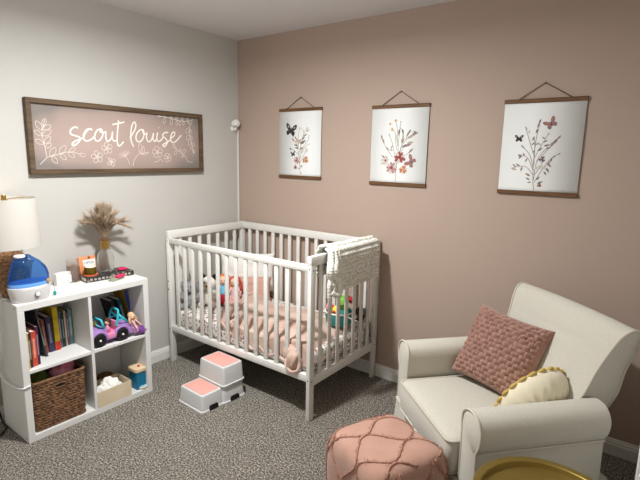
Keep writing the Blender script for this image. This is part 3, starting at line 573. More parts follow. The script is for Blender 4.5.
# ---------------------------------------------------------------- toy car, crayon and dolls
M['lilac'] = mat('lilac_plastic', (170, 132, 196), 0.35); M['toy_pink'] = mat('pink_plastic', (232, 140, 178), 0.35)
M['aqua'] = mat('aqua_plastic', (60, 184, 196), 0.35); M['blonde'] = mat('blonde_hair', (206, 160, 112), 0.7, c2=(226, 190, 150), nscale=80)
M['brown_hair'] = mat('brown_hair', (74, 42, 34), 0.7); M['purple_cloth'] = mat('purple_cloth', (92, 48, 118), 0.6, c2=(132, 76, 150), nscale=40)
t = thing('toy_car', 'lilac and pink toy jeep with an aqua windscreen frame on the upper right shelf', 'toy car', (0.295, -1.365, 0.403))
def carbody():
    b = MB(); W = 0.055
    prof = [(-0.125, 0.030), (-0.128, 0.070), (-0.120, 0.088), (-0.060, 0.100), (-0.045, 0.102), (-0.042, 0.066), (0.028, 0.062), (0.034, 0.100), (0.118, 0.098), (0.128, 0.085), (0.126, 0.030)]
    b.prism(prof, lambda p, q: (q, p[0], p[1]), -W, W); return b.build('body', M['lilac'], t, ang=30)
carb = carbody()
for sx in (-1, 1):
    for wy in (-0.090, 0.052):
        w = MB().lathe([(0, -0.014), (0.022, -0.014), (0.036, -0.012), (0.040, -0.006), (0.040, 0.006), (0.036, 0.012), (0.022, 0.014), (0.020, 0.010), (0, 0.010)], (sx*0.052, wy, 0.040), 24, rot=Matrix.Rotation(sx*PI/2, 3, 'Y')).build('wheel', M['black'], t)
        MB().lathe([(0, 0.017), (0.005, 0.016), (0.007, 0.010), (0, 0.008)], (sx*0.052, wy, 0.040), 12, rot=Matrix.Rotation(sx*PI/2, 3, 'Y')).build('hub_cap', M['white_plastic'], w)
        pts = [V(sx*0.050, wy+0.047*math.cos(a), 0.040+0.047*math.sin(a)) for a in [PI*i/14 for i in range(15)]]
        MB().tube(pts, 0.009, 8).build('fender', M['lilac'], t)
MB().bx(-0.050, 0.0568, -0.040, 0.026, 0.045, 0.066, 0.003).bx(-0.050, 0.050, 0.022, 0.034, 0.06, 0.125, 0.004).bx(0.050, 0.0575, -0.035, 0.020, 0.035, 0.062, 0.003).build('seat', M['toy_pink'], t)
def frame(pts, r, name): MB().tube(pts, r, 8, True).build(name, M['aqua'], t, ang=180)
frame([V(-0.048, -0.055, 0.098), V(0.048, -0.055, 0.098), V(0.044, -0.070, 0.158), V(-0.044, -0.070, 0.158)], 0.007, 'windscreen_frame')
b = MB()
for sx in (-1, 1): b.tube(catmull([V(sx*0.046, 0.022, 0.095), V(sx*0.044, 0.036, 0.165), V(sx*0.030, 0.044, 0.188), V(0, 0.045, 0.192)], 6), 0.007, 8); b.tube([V(sx*0.044, 0.040, 0.165), V(sx*0.046, 0.098, 0.100)], 0.007, 8); b.tube([V(sx*0.046, 0.022, 0.13), V(sx*0.046, 0.075, 0.13)], 0.005, 6)
b.build('roll_bar', M['aqua'], t, ang=180)
MB().ell((0.0, -0.128, 0.062), (0.03, 0.006, 0.012)).build('grille', M['toy_pink'], t, ang=180)
t = thing('fashion_doll', 'small brown-haired doll seated in the lilac toy jeep', 'doll', (0.312, -1.385, 0.469))
MB().lathe([(0, 0), (0.018, 0.0), (0.014, 0.03), (0.008, 0.045), (0, 0.046)], n=12).build('dress', M['toy_pink'], t, ang=180)
h = MB().ell((0, 0, 0.060), (0.016, 0.016, 0.018)).build('head', M['skin'], t, ang=180)
MB().ell((-0.004, 0.005, 0.066), (0.021, 0.020, 0.021)).ell((-0.002, 0.010, 0.045), (0.016, 0.013, 0.022)).build('hair', M['brown_hair'], h, ang=180)
t = thing('crayon', 'chunky yellow and black toy crayon leaning in the upper right compartment', 'toy', (0.232, -1.400, 0.520), rot=(0.42, 0.1, 0))
t.location = (0.232, -1.388, 0.420)
MB().lathe([(0, 0), (0.011, 0), (0.011, 0.165), (0.008, 0.178), (0, 0.179)], n=12).build('barrel', mat('crayon_yellow', (222, 178, 40), 0.5), t, ang=40)
for z in (0.03, 0.09, 0.15): MB().lathe([(0.0112, z), (0.0118, z), (0.0118, z+0.006), (0.0112, z+0.006)], n=12).build('stripe', M['black'], t)
t = thing('fashion_doll', 'blonde doll in a purple gown sitting at the right edge of the upper shelf', 'doll', (0.330, -1.205, 0.403), math.radians(30))
MB().tube(catmull([V(-0.005, -0.035, 0.105), V(0.0, -0.030, 0.070), V(0.01, -0.02, 0.028)], 6), [0.012]*2+[0.014]*5+[0.02]*6, 12).build('bodice', mat('doll_bodice', (206, 150, 190), 0.5), t, ang=180)
def gown(u, v):
    a = 2*PI*u; r = 0.014+0.046*v
    return V(0.008+0.02*v+r*0.55*math.cos(a), -0.025+0.062*v+r*0.95*math.sin(a)*(1+0.08*math.sin(6*a)), max(0.001, 0.05*(1-v)**0.8+0.026*v+r*0.5*math.sin(a+0.6)*0.6))
b = MB(); b.grid(gown, 30, 12, cu=True); b.build('gown', M['purple_cloth'], t, ang=180)
h = MB().ell((-0.006, -0.040, 0.132), (0.018, 0.018, 0.021)).build('head', M['skin'], t, ang=180)
MB().ell((-0.012, -0.040, 0.140), (0.020, 0.021, 0.021)).tube(catmull([V(-0.012, -0.026, 0.14), V(-0.004, -0.006, 0.115), V(0.0, 0.006, 0.075), V(0.002, 0.012, 0.055)], 6), [0.010]*10+[0.008]*8+[0.005], 8).tube(catmull([V(-0.012, -0.052, 0.14), V(-0.010, -0.062, 0.115), V(-0.008, -0.058, 0.09)], 6), 0.008, 8).build('hair', M['blonde'], h, ang=180)
for sx in (-1, 1): MB().ell((0.011, -0.040+sx*0.006, 0.134), (0.002, 0.0025, 0.003), None, 8, 6).build('eye', M['black'], h, ang=180)
for y0, y1 in ((-0.047, -0.046), (-0.022, 0.012)):
    MB().tube(catmull([V(-0.003, y0, 0.108), V(0.012, (y0+y1)/2, 0.085), V(0.026, y1, 0.058)], 6), 0.0048, 8).build('arm', M['skin'], t, ang=180)
MB().tube([V(0.03, 0.035, 0.012), V(0.038, 0.064, 0.009)], 0.006, 8).build('foot', M['skin'], t)

# ---------------------------------------------------------------- woven basket
M['wicker'] = mat('wicker', (136, 100, 70), 0.7, c2=(70, 48, 34), nscale=45, ndetail=3, lo=0.38, hi=0.68, bump=0.4, bscale=220, bdist=0.003)
def basket():
    t = thing('wicker_basket', 'brown woven wicker basket filling the lower left shelf compartment', 'basket', (0.222, -1.700, 0.036))
    HX, HY, HH = 0.136, 0.139, 0.278
    loop = rrect(HX, HY, 0.02, 4); n = len(loop)
    per = [0.0]
    for i in range(n): a, c = loop[i], loop[(i+1) % n]; per.append(per[-1]+math.hypot(c[0]-a[0], c[1]-a[1]))
    def at(s):
        s = s % per[-1]
        for i in range(n):
            if s <= per[i+1]:
                k = (s-per[i])/max(1e-9, per[i+1]-per[i]); a, c = loop[i], loop[(i+1) % n]
                tx, ty = c[0]-a[0], c[1]-a[1]; l = math.hypot(tx, ty) or 1
                return a[0]+(c[0]-a[0])*k, a[1]+(c[1]-a[1])*k, ty/l, -tx/l
    rows, NU, NV = 17, 300, 120
    def fn(u, v):
        x, y, nx, ny = at(u*per[-1]); z = v*HH; row = v*rows; k = int(row)
        ph = u*per[-1]/0.024 + 0.5*(k % 2) + (row-k)*(0.8 if k % 2 else -0.8)
        d = 0.0075*abs(math.sin(PI*ph))**0.8*math.sin(PI*(row-k))**0.6
        taper = 1-0.035*(1-v)
        return V(x*taper+nx*d, y*taper+ny*d, z)
    b = MB(); b.grid(fn, NU, NV, cu=True)
    b.bx(-HX*0.95, HX*0.95, -HY*0.95, HY*0.95, 0.0, 0.006)
    o = b.build('woven_body', M['wicker'], t, ang=180)
    def braid(ph, r, off):
        pts = []
        for i in range(220):
            x, y, nx, ny = at(per[-1]*i/220); a = 2*PI*i/220*34+ph
            pts.append(V(x+nx*0.004*math.cos(a), y+ny*0.004*math.cos(a), HH+off+0.004*math.sin(a)))
        return pts
    b = MB()
    for ph in (0, 2.09, 4.19): b.tube(braid(ph, 0.005, 0.0), 0.0048, 6, True)
    b.build('rim', M['wicker'], t, ang=180)
    prof = [(0.026*math.copysign(abs(math.cos(a))**0.7, math.cos(a)), 0.230+0.009*math.sin(a)) for a in [2*PI*i/24 for i in range(24)]]
    MB().prism(prof, lambda p, q: (q, p[0], p[1]), HX-0.006, HX+0.0062).build('handle_hole', M['dark'], t)
    MB().tube([V(HX+0.005, p[0]*1.14, 0.230+(p[1]-0.230)*1.35) for p in prof], 0.0045, 6, True).build('handle', M['wicker'], t, ang=180)
basket()
M['green_cloth'] = mat('green_cloth', (92, 108, 48), 0.9); M['tulle'] = mat('pink_tulle', (216, 122, 150), 0.85, c2=(238, 170, 188), nscale=25)
def crumple(seed, amp=0.22): return lambda d: 1+amp*noise.noise(d*2.2+V(seed, 0, 0))+0.10*noise.noise(d*6+V(0, seed, 0))
tag(MB().ell((0, 0, 0), (0.085, 0.060, 0.095), None, 40, 26, fn=crumple(3)).build('folded_cloth', M['green_cloth'], ang=180, loc=(0.215, -1.765, 0.250)), 'olive green cloth at the left inside the wicker basket', 'cloth')
tag(MB().ell((0, 0, 0), (0.096, 0.068, 0.085), None, 50, 30, fn=crumple(8, 0.26)).build('tulle_skirt', M['tulle'], ang=180, loc=(0.232, -1.634, 0.274)), 'bright pink tulle bunched at the right inside the wicker basket', 'cloth')

# ---------------------------------------------------------------- lower right compartment
M['card'] = mat('cardboard', (222, 206, 178), 0.85, c2=(214, 196, 166), nscale=8)
t = thing('cardboard_box', 'open tan cardboard box holding white tissue in the lower right compartment', 'box', (0.292, -1.392, 0.036))
w, d, hh, th = 0.108, 0.078, 0.098, 0.004
MB().bx(-d, d, -w, w, 0, th).build('bottom', M['card'], t, smooth=False)
MB().bx(d-th, d, -w, w, th, hh).build('front_panel', M['card'], t, smooth=False); MB().bx(-d, -d+th, -w, w, th, hh).build('back_panel', M['card'], t, smooth=False)
for sy in (-1, 1): MB().bx(-d+th, d-th, sy*w, sy*(w-th), th, hh).build('side_panel', M['card'], t, smooth=False)
M['tissue'] = mat('tissue_paper', (232, 230, 224), 0.85)
for i, (y, x, r, s, w) in enumerate(((-1.430, 0.300, 0.050, 4, 'left and front'), (-1.375, 0.285, 0.058, 6, 'middle and tallest'), (-1.330, 0.305, 0.034, 9, 'right end'))):
    tag(MB().ell((0, 0, 0), (r, r*0.95, r*0.75), None, 36, 24, fn=lambda dd, s=s: 1+0.35*noise.noise(dd*2.7+V(s, 0, 0))+0.2*abs(noise.noise(dd*7+V(0, s, 0)))).build('crumpled_tissue', M['tissue'], ang=180, loc=(x, y, 0.040+r*0.8+(0.022 if i == 1 else 0.012))),
        'wad of white tissue paper at the %s of the cardboard box' % w, 'tissue', 'tissue paper in the cardboard box')
t = thing('wooden_toy', 'teal upright toy with a cream wooden lid and red knob in the lower right compartment', 'toy', (0.305, -1.196, 0.036))
b = MB(); loft(b, [[V(x, y, z) for x, y in rrect(0.046, 0.038, 0.012)] for z in (0.0, 0.120)]); b.build('body', mat('teal_paint', (24, 112, 148), 0.4), t, ang=30)
b = MB(); loft(b, [[V(x, y, z) for x, y in rrect(0.052, 0.044, 0.02)] for z in (0.120, 0.126, 0.138)]+[[V(x, y, 0.142) for x, y in rrect(0.047, 0.039, 0.018)]]); lid = b.build('lid', mat('cream_wood', (222, 196, 160), 0.5), t, ang=30)
MB().lathe([(0, 0.0), (0.008, 0.0), (0.009, 0.006), (0, 0.010)], (0.010, 0, 0.142), 14).build('knob', M['red_toy'], lid)
MB().lathe([(0, 0.0), (0.026, 0.0), (0.030, 0.006), (0.030, 0.016), (0.0, 0.018)], (0.038, 0.004, 0.0), 24).build('tray', mat('cream_paint', (222, 216, 200), 0.5), t)
b = MB()
for i in range(9):
    a = 2*PI*i/9; b.ell((0.038+0.017*math.cos(a), 0.004+0.017*math.sin(a), 0.020), (0.006, 0.006, 0.005), None, 10, 6)
b.ell((0.038, 0.004, 0.021), (0.007, 0.007, 0.006), None, 10, 6); b.build('beads', mat('pale_blue_beads', (150, 200, 224), 0.35), t, ang=180)
t = thing('round_hat', 'mustard brown round hat lying behind the cardboard box', 'hat', (0.136, -1.325, 0.036))
MB().lathe([(0, 0), (0.073, 0.0), (0.075, 0.006), (0.060, 0.012), (0.056, 0.060), (0.045, 0.078), (0, 0.086)], n=28).build('crown', mat('mustard_straw', (128, 92, 38), 0.8, c2=(98, 68, 28), nscale=60), t, ang=50)
MB().lathe([(0.0600, 0.014), (0.0615, 0.016), (0.0598, 0.03), (0.0575, 0.032)], n=28).build('hat_band', mat('hat_band', (70, 42, 30), 0.7), t)
# ================================================================ on top of the shelf
TZ = SZ
# lamp
M['rattan'] = mat('rattan', (158, 120, 84), 0.75, c2=(98, 70, 46), nscale=60, lo=0.38, hi=0.65, bump=0.5, bscale=200, bdist=0.003)
def shade_mat():
    m = bpy.data.materials.new('lamp_shade_linen'); m.use_nodes = True
    nt = m.node_tree; N = nt.nodes; L = nt.links
    for n in list(N):
        if n.type != 'OUTPUT_MATERIAL': N.remove(n)
    out = [n for n in N if n.type == 'OUTPUT_MATERIAL'][0]
    d = N.new('ShaderNodeBsdfDiffuse'); d.inputs['Color'].default_value = lin((210, 208, 203))
    t = N.new('ShaderNodeBsdfTranslucent'); t.inputs['Color'].default_value = lin((240, 230, 214))
    mx = N.new('ShaderNodeMixShader'); mx.inputs['Fac'].default_value = 0.25
    L.new(d.outputs[0], mx.inputs[1]); L.new(t.outputs[0], mx.inputs[2]); L.new(mx.outputs[0], out.inputs['Surface'])
    return m
M['shade'] = shade_mat()
LX, LY = 0.166, -1.812
t = thing('table_lamp', 'table lamp with white drum shade and woven rattan base on the shelf', 'lamp', (LX, LY, TZ))
def lampbase():
    prof = [(0.0, 0.0), (0.050, 0.0), (0.054, 0.006), (0.066, 0.05), (0.078, 0.11), (0.082, 0.15), (0.078, 0.19), (0.062, 0.222), (0.040, 0.24), (0.024, 0.248), (0.0, 0.25)]
    pr = catmull([V(r, 0, z) for r, z in prof[1:-1]], 10); n = len(pr)-1
    def fn(u, v):
        p = pr[min(n, int(round(v*n)))]; a = 2*PI*u
        row = p.z/0.014; d = 0.0035*abs(math.sin(PI*row))*(0.5+0.5*abs(math.sin(a*16+0.5*PI*(int(row) % 2)))) if v < 0.9 else 0
        return V((p.x+d)*math.cos(a), (p.x+d)*math.sin(a), p.z)
    b = MB(); b.grid(fn, 96, n, cu=True); b.lathe([(0, 0.0), (0.05, 0.0)], n=32); return b.build('woven_base', M['rattan'], t, ang=180)
lampbase()
MB().cyl((0, 0, 0.24), (0, 0, 0.52), 0.006, 10).build('stem', M['brass'], t)
s0 = -0.016
b = MB(); R1, R2, Z1, Z2 = 0.155, 0.162, 0.275, 0.530
b.lathe([(R2, Z1), (R1, Z2), (R1-0.003, Z2), (R2-0.003, Z1), (R2, Z1)], (0, s0, 0), 56)
sh = b.build('lamp_shade', M['shade'], t, ang=60)
b = MB()
for k in range(3):
    a = 2*PI*k/3; b.cyl((0, s0*0.5, 0.522), ((R1-0.002)*math.cos(a), s0+(R1-0.002)*math.sin(a), 0.522), 0.002, 6)
b.build('shade_spider', M['brass'], t)
MB().lathe([(0, 0.515), (0.012, 0.515), (0.012, 0.540), (0.010, 0.545), (0, 0.546)], (0, s0*0.5, 0), 16).build('finial', M['brass'], t, ang=50)

# humidifier
M['blue_tank'] = mat('blue_tank', (92, 146, 220), 0.10, trans=0.86, ior=1.12, spec=0.5)
M['blue_inner'] = mat('blue_inner', (104, 160, 226), 0.4); M['humid_white'] = mat('humidifier_white', (218, 215, 213), 0.35)
HXc, HYc = 0.302, -1.786
t = thing('humidifier', 'white humidifier with a translucent blue tank at the left front of the shelf top', 'humidifier', (HXc, HYc, TZ))
A, B_ = 0.063, 0.102      # half depth, half width
def oval(r, z, dx=0): return [V(A*r*math.cos(a)+dx, B_*r*math.sin(a), z) for a in [2*PI*i/40 for i in range(40)]]
b = MB(); loft(b, [oval(0.82, 0), oval(0.87, 0.004), oval(0.95, 0.03), oval(1.0, 0.065), oval(1.0, 0.078), oval(0.95, 0.082)]); b.build('base', M['humid_white'], t, ang=40)
b = MB(); loft(b, [oval(0.97, 0.080), oval(0.97, 0.096), oval(0.90, 0.104)]); b.build('tank_rim', M['blue_inner'], t, ang=40)
rings = [oval(0.95, 0.100), oval(0.955, 0.12), oval(0.90, 0.15), oval(0.80, 0.178)]
def ov2(r, rb, z, dy): return [V(A*r*math.cos(a), dy+B_*rb*math.sin(a), z) for a in [2*PI*i/40 for i in range(40)]]
rings += [ov2(0.72, 0.66, 0.196, -0.012), ov2(0.55, 0.46, 0.212, -0.026), ov2(0.42, 0.30, 0.222, -0.035), ov2(0.40, 0.27, 0.234, -0.036)]
b = MB(); loft(b, rings); b.build('water_tank', M['blue_tank'], t, ang=60)
b = MB(); b.tube(catmull([V(0, -0.014, 0.222), V(0, 0.002, 0.236), V(0, 0.022, 0.222), V(0.0, 0.055, 0.196), V(0, 0.082, 0.158), V(0, 0.092, 0.12)], 8), [0.010]*8+[0.009]*33, 10); b.build('tank_handle', M['blue_tank'], t, ang=180)
MB().lathe([(0, 0.234), (0.026, 0.234), (0.026, 0.242), (0.020, 0.246), (0, 0.246)], (0, -0.036, 0), 24).build('mist_cap', M['white_plastic'], t, ang=50)
k = MB().lathe([(0, 0), (0.013, 0), (0.012, 0.008), (0, 0.009)], (A*0.985, 0.012, 0.042), 24, rot=Matrix.Rotation(PI/2, 3, 'Y')).build('dial', M['white_plastic'], t, ang=50)
MB().tube([V(A*0.985+0.004, 0.012+0.0135*math.cos(a), 0.042+0.0135*math.sin(a)) for a in [2*PI*i/24 for i in range(24)]], 0.0018, 6, True).build('dial_ring', mat('grey_ring', (120, 116, 116), 0.4), k)
MB().tube([V(A*0.985+0.004, 0.011, 0.030), V(A*0.96, 0.009, 0.012)], 0.0016, 6).build('dial_mark', mat('grey_mark', (130, 126, 126), 0.4), k)
MB().bx(A*0.55, A*0.80, 0.066, 0.084, 0.088, 0.107, 0.003).build('tank_latch', mat('tan_latch', (190, 150, 84), 0.5), t)
cord = catmull([V(0.228, -1.868, 0.772), V(0.200, -1.893, 0.760), V(0.196, -1.902, 0.70), V(0.186, -1.902, 0.60), V(0.176, -1.902, 0.51), V(0.135, -1.902, 0.42), V(0.100, -1.902, 0.345), V(0.170, -1.900, 0.302), V(0.300, -1.894, 0.305), V(0.366, -1.889, 0.317), V(0.3755, -1.872, 0.322), V(0.3755, -1.852, 0.326)], 10)
tag(MB().tube(cord, 0.0042, 8).build('power_cord', M['white_plastic'], ang=180), 'white power cord drooping down the left side of the cube shelf', 'cord')
cord = catmull([V(0.016, -1.995, 0.42), V(0.018, -1.955, 0.28), V(0.024, -1.915, 0.16), V(0.030, -1.900, 0.085), V(0.035, -1.893, 0.03), V(0.06, -1.893, 0.006), V(0.12, -1.90, 0.005), V(0.20, -1.99, 0.005), V(0.24, -2.15, 0.005)], 10)
tag(MB().tube(cord, 0.0048, 8).build('power_cord', M['black'], ang=180), 'black power cord running down the wall to the carpet left of the shelf', 'cord')
t = thing('tag_charm', 'small teal charm hanging on a thread beside the humidifier tank', 'charm', (0.322, -1.672, TZ))
MB().tube([V(0, 0, 0.02), V(-0.003, -0.004, 0.088)], 0.0010, 6).build('thread', M['dark'], t)
MB().ell((0, 0, 0.014), (0.008, 0.009, 0.013), None, 12, 8).build('bead', mat('teal_bead', (20, 150, 134), 0.35), t, ang=180)

# white sensor box
t = thing('white_noise_machine', 'small white octagonal box with a dotted face plate right of the humidifier', 'sound machine', (0.128, -1.540, TZ), math.radians(12))
oct_ = lambda r, z: [V(0.030*r*math.cos(a), 0.052*r*math.sin(a), z) for a in [PI/8+2*PI*i/8 for i in range(8)]]
b = MB(); loft(b, [oct_(0.98, 0), oct_(1.0, 0.005), oct_(0.98, 0.066), oct_(0.92, 0.071)]); b.build('case', M['humid_white'], t, ang=25)
f = MB().bx(0.0275, 0.0295, -0.004, 0.036, 0.012, 0.055, 0.001).build('face_plate', M['white_plastic'], t)
b = MB()
for y, z, w, h_ in ((0.006, 0.042, 0.0022, 0.006), (0.026, 0.042, 0.0022, 0.006)): b.bx(0.0293, 0.0300, y-w, y+w, z-h_, z+h_)
b.lathe([(0, 0), (0.004, 0), (0.004, 0.0007), (0, 0.0007)], (0.0294, 0.016, 0.024), 12, rot=Matrix.Rotation(PI/2, 3, 'Y')); b.build('face_marks', mat('grey_mark2', (150, 150, 150), 0.5), f, smooth=False)

# tumbler candle
def glass(name, c, rough=0.05, ior=1.3): return mat(name, c, rough, trans=0.94, ior=ior, spec=0.4)
M['smoke_glass'] = mat('smoke_glass', (150, 116, 100), 0.1, trans=0.45, ior=1.2)
t = thing('candle_tumbler', 'tall brown candle in a glass tumbler beside the stacked book', 'candle', (0.105, -1.466, TZ))
MB().lathe([(0, 0), (0.034, 0), (0.036, 0.003), (0.037, 0.13), (0.035, 0.13), (0.034, 0.006), (0, 0.006)], n=28).build('tumbler', glass('clear_tumbler', (240, 236, 230)), t, ang=50)
MB().lathe([(0, 0.0065), (0.0335, 0.0065), (0.0340, 0.095), (0, 0.097)], n=28).build('wax', mat('brown_wax', (134, 96, 82), 0.5, c2=(160, 124, 110), nscale=12), t, ang=50)
MB().cyl((0, 0, 0.096), (0.001, 0, 0.110), 0.0015, 6).build('wick', M['dark'], t)

# the dark patterned book
M['floral_dark'] = mat('dark_floral_cover', (44, 44, 46), 0.5, c2=(146, 130, 118), nscale=46, ndetail=2, lo=0.56, hi=0.64)
t = thing('coffee_table_book', 'thick dark floral book lying flat under the vase and amber jar', 'book', (0.150, -1.288, TZ), math.radians(-5))
b = MB(); b.bx(-0.072, 0.072, -0.148, 0.148, 0, 0.0035, 0.0008, 1).bx(-0.072, 0.072, -0.148, 0.148, 0.0265, 0.030, 0.0008, 1).bx(0.069, 0.0725, -0.148, 0.148, 0.001, 0.029, 0.0008, 1)
b.build('cover', M['floral_dark'], t, smooth=False)
MB().bx(-0.068, 0.069, -0.144, 0.144, 0.0036, 0.0264).build('pages', paper, t, smooth=False)
b = MB()
for i in range(11):
    y = -0.118+0.0236*i; b.bx(0.0726, 0.0731, y-0.007, y+0.007, 0.009, 0.020 if i % 3 else 0.022)
b.build('spine_title', mat('spine_silver', (176, 168, 158), 0.5), t, smooth=False)
BT = TZ+0.030

# vase with pampas grass
M['glass'] = glass('clear_glass', (246, 246, 244), 0.02, 1.25)
VX, VY = 0.112, -1.262
t = thing('glass_vase', 'clear glass bottle vase with a gold collar standing on the dark book', 'vase', (VX, VY, BT))
MB().lathe([(0, 0), (0.044, 0), (0.049, 0.004), (0.050, 0.085), (0.044, 0.112), (0.026, 0.132), (0.022, 0.142), (0.022, 0.20), (0.020, 0.20), (0.019, 0.142), (0.024, 0.129), (0.041, 0.109), (0.047, 0.084), (0.046, 0.008), (0, 0.006)], n=36).build('bottle', M['glass'], t, ang=60)
MB().lathe([(0.0225, 0.142), (0.0245, 0.142), (0.0245, 0.196), (0.0225, 0.196), (0.0225, 0.142)], n=28).build('gold_collar', M['brass'], t, ang=40)
MB().lathe([(0.018, 0.196), (0.034, 0.198), (0.035, 0.202), (0.018, 0.204), (0.018, 0.196)], n=28).build('lip', mat('brown_lip', (110, 74, 52), 0.5), t, ang=40)
t = thing('pampas_grass', 'dried beige pampas grass plumes fanning out of the glass vase', 'dried grass', (VX, VY, BT+0.008))
t['kind'] = 'thing'
M['pampas'] = mat('pampas', (206, 186, 162), 0.9, c2=(176, 152, 128), nscale=30, spec=0.1); M['stem'] = mat('dry_stem', (150, 116, 80), 0.8)
rg = random.Random(5)
NP = 42
for i in range(NP):
    a = 2*PI*i/NP*1.0+rg.uniform(-0.2, 0.2); spread = rg.uniform(0.25, 1.0) if i % 3 else rg.uniform(0.0, 0.4)
    dx, dy = math.cos(a)*0.095*spread, math.sin(a)*0.175*spread
    top = V(dx, dy, 0.395-0.135*spread**2+rg.uniform(-0.015, 0.012))
    base = V(-dx*0.25, -dy*0.2, 0.004); neck = V(dx*0.07, dy*0.06, 0.195); mid = V(dx*0.45, dy*0.42, 0.285)
    q = catmull([base, neck, mid, top], 12)
    st = MB().tube(q[:28], 0.0011, 5).build('stem', M['stem'], t, ang=180)
    b = MB(); path = q[13:]
    for k in range(len(path)-1):
        for r_ in range(14):
            p = path[k].lerp(path[k+1], rg.random()); tg = (path[k+1]-path[k]).normalized()
            sd = V(rg.gauss(0, 1), rg.gauss(0, 1), rg.gauss(0, 1)); sd = (sd-tg*sd.dot(tg)).normalized()
            ln = rg.uniform(0.030, 0.070); fr = k/len(path)
            e = p+tg*ln*0.85+sd*ln*(0.50-0.25*fr)
            m2 = p+tg*ln*0.4+sd*ln*0.14
            wv = tg.cross(sd)*0.0006
            if e.x < -VX+0.006: e.x = -VX+0.006
            if m2.x < -VX+0.006: m2.x = -VX+0.006
            b.f([b.v(p-wv), b.v(p+wv), b.v(m2+wv*0.8), b.v(m2-wv*0.8)]); b.f([b.v(m2-wv*0.8), b.v(m2+wv*0.8), b.v(e)])
    b.build('plume', M['pampas'], t, smooth=False, recalc=False)

# small packets and jars
M['pack'] = mat('orange_card', (222, 142, 96), 0.6)
t = thing('gift_packet', 'orange packet with a pale lettered label leaning behind the amber jar', 'packet', (0.092, -1.368, BT), rot=(0, math.radians(-9), math.radians(4)))
MB().bx(-0.010, 0.010, -0.054, 0.054, 0, 0.105, 0.003).build('carton', M['pack'], t)
MB().bx(0.0100, 0.0108, -0.030, 0.048, 0.046, 0.084, 0.0003, 1).build('label_panel', mat('label_white', (232, 232, 228), 0.6), t, smooth=False)
b = MB()
G = {'P': [[(0, 0), (0, 1), (.6, 1), (.7, .75), (.6, .5), (0, .5)]], 'O': [[(.35, 0), (0, .3), (0, .7), (.35, 1), (.7, .7), (.7, .3), (.35, 0)]], 'S': [[(.7, .85), (.4, 1), (.1, .85), (.1, .6), (.6, .4), (.6, .15), (.3, 0), (0, .15)]],
     'I': [[(.3, 0), (.3, 1)]], 'A': [[(0, 0), (.35, 1), (.7, 0)], [(.15, .4), (.55, .4)]]}
y0 = -0.024
for ch in 'POPSIA':
    for st in G[ch]: b.tube([V(0.0110, y0+p[0]*0.011, 0.057+p[1]*0.016) for p in st], 0.0011, 5, flat=(1, 0, 0), ff=0.3)
    y0 += 0.0115 if ch != 'I' else 0.008
b.build('lettering', mat('navy_ink', (52, 70, 110), 0.6), t)
MB().lathe([(0, 0), (0.008, 0), (0.008, 0.0008), (0, 0.0008)], (0.0100, 0.012, 0.095), 16, rot=Matrix.Rotation(PI/2, 3, 'Y')).build('emblem', mat('brown_ink', (130, 70, 50), 0.6), t)
t = thing('candle_jar', 'squat amber glass candle jar with white wax on a coral coaster on the dark book', 'candle', (0.150, -1.383, BT))
MB().lathe([(0, 0), (0.040, 0), (0.040, 0.006), (0, 0.006)], n=24).build('coaster', mat('coral', (226, 106, 72), 0.6), t, ang=40)
MB().lathe([(0, 0.0062), (0.031, 0.0062), (0.034, 0.012), (0.034, 0.052), (0.0325, 0.052), (0.032, 0.012), (0, 0.010)], n=28).build('jar', mat('amber_glass', (112, 92, 30), 0.15, trans=0.35, ior=1.2), t, ang=50)
MB().lathe([(0, 0.0125), (0.0315, 0.0125), (0.032, 0.053), (0.030, 0.058), (0, 0.058)], n=28).build('wax', mat('white_wax', (236, 230, 210), 0.5), t, ang=50)
M['hotpink'] = mat('hot_pink', (206, 40, 92), 0.4); M['sage_box'] = mat('sage_card', (150, 158, 130), 0.6)
t = thing('lipstick_set', 'sage tray of four hot pink tubes on the shelf in front of the book', 'cosmetics', (0.262, -1.282, TZ), math.radians(24))
MB().bx(-0.020, 0.020, -0.052, 0.050, 0, 0.012, 0.004).build('tray', M['sage_box'], t)
for k in range(4): MB().lathe([(0, 0), (0.0075, 0), (0.0075, 0.026), (0.006, 0.030), (0, 0.030)], (-0.002, -0.006+0.017*k, 0.0195), 14, rot=Matrix.Rotation(PI/2, 3, 'Y')).build('tube', M['hotpink'], t, ang=40)
MB().bx(-0.012, 0.012, -0.046, -0.018, 0.012, 0.018, 0.003).build('lid', M['sage_box'], t)
t = thing('lipstick_set', 'pair of hot pink tubes lying on the right end of the dark book', 'cosmetics', (0.176, -1.190, BT), math.radians(80))
for k in range(2): MB().lathe([(0, -0.026), (0.0075, -0.026), (0.0078, 0.018), (0.006, 0.026), (0, 0.026)], (0, -0.009+0.018*k, 0.008), 14, rot=Matrix.Rotation(PI/2, 3, 'Y')).build('tube', M['hotpink'], t, ang=40)

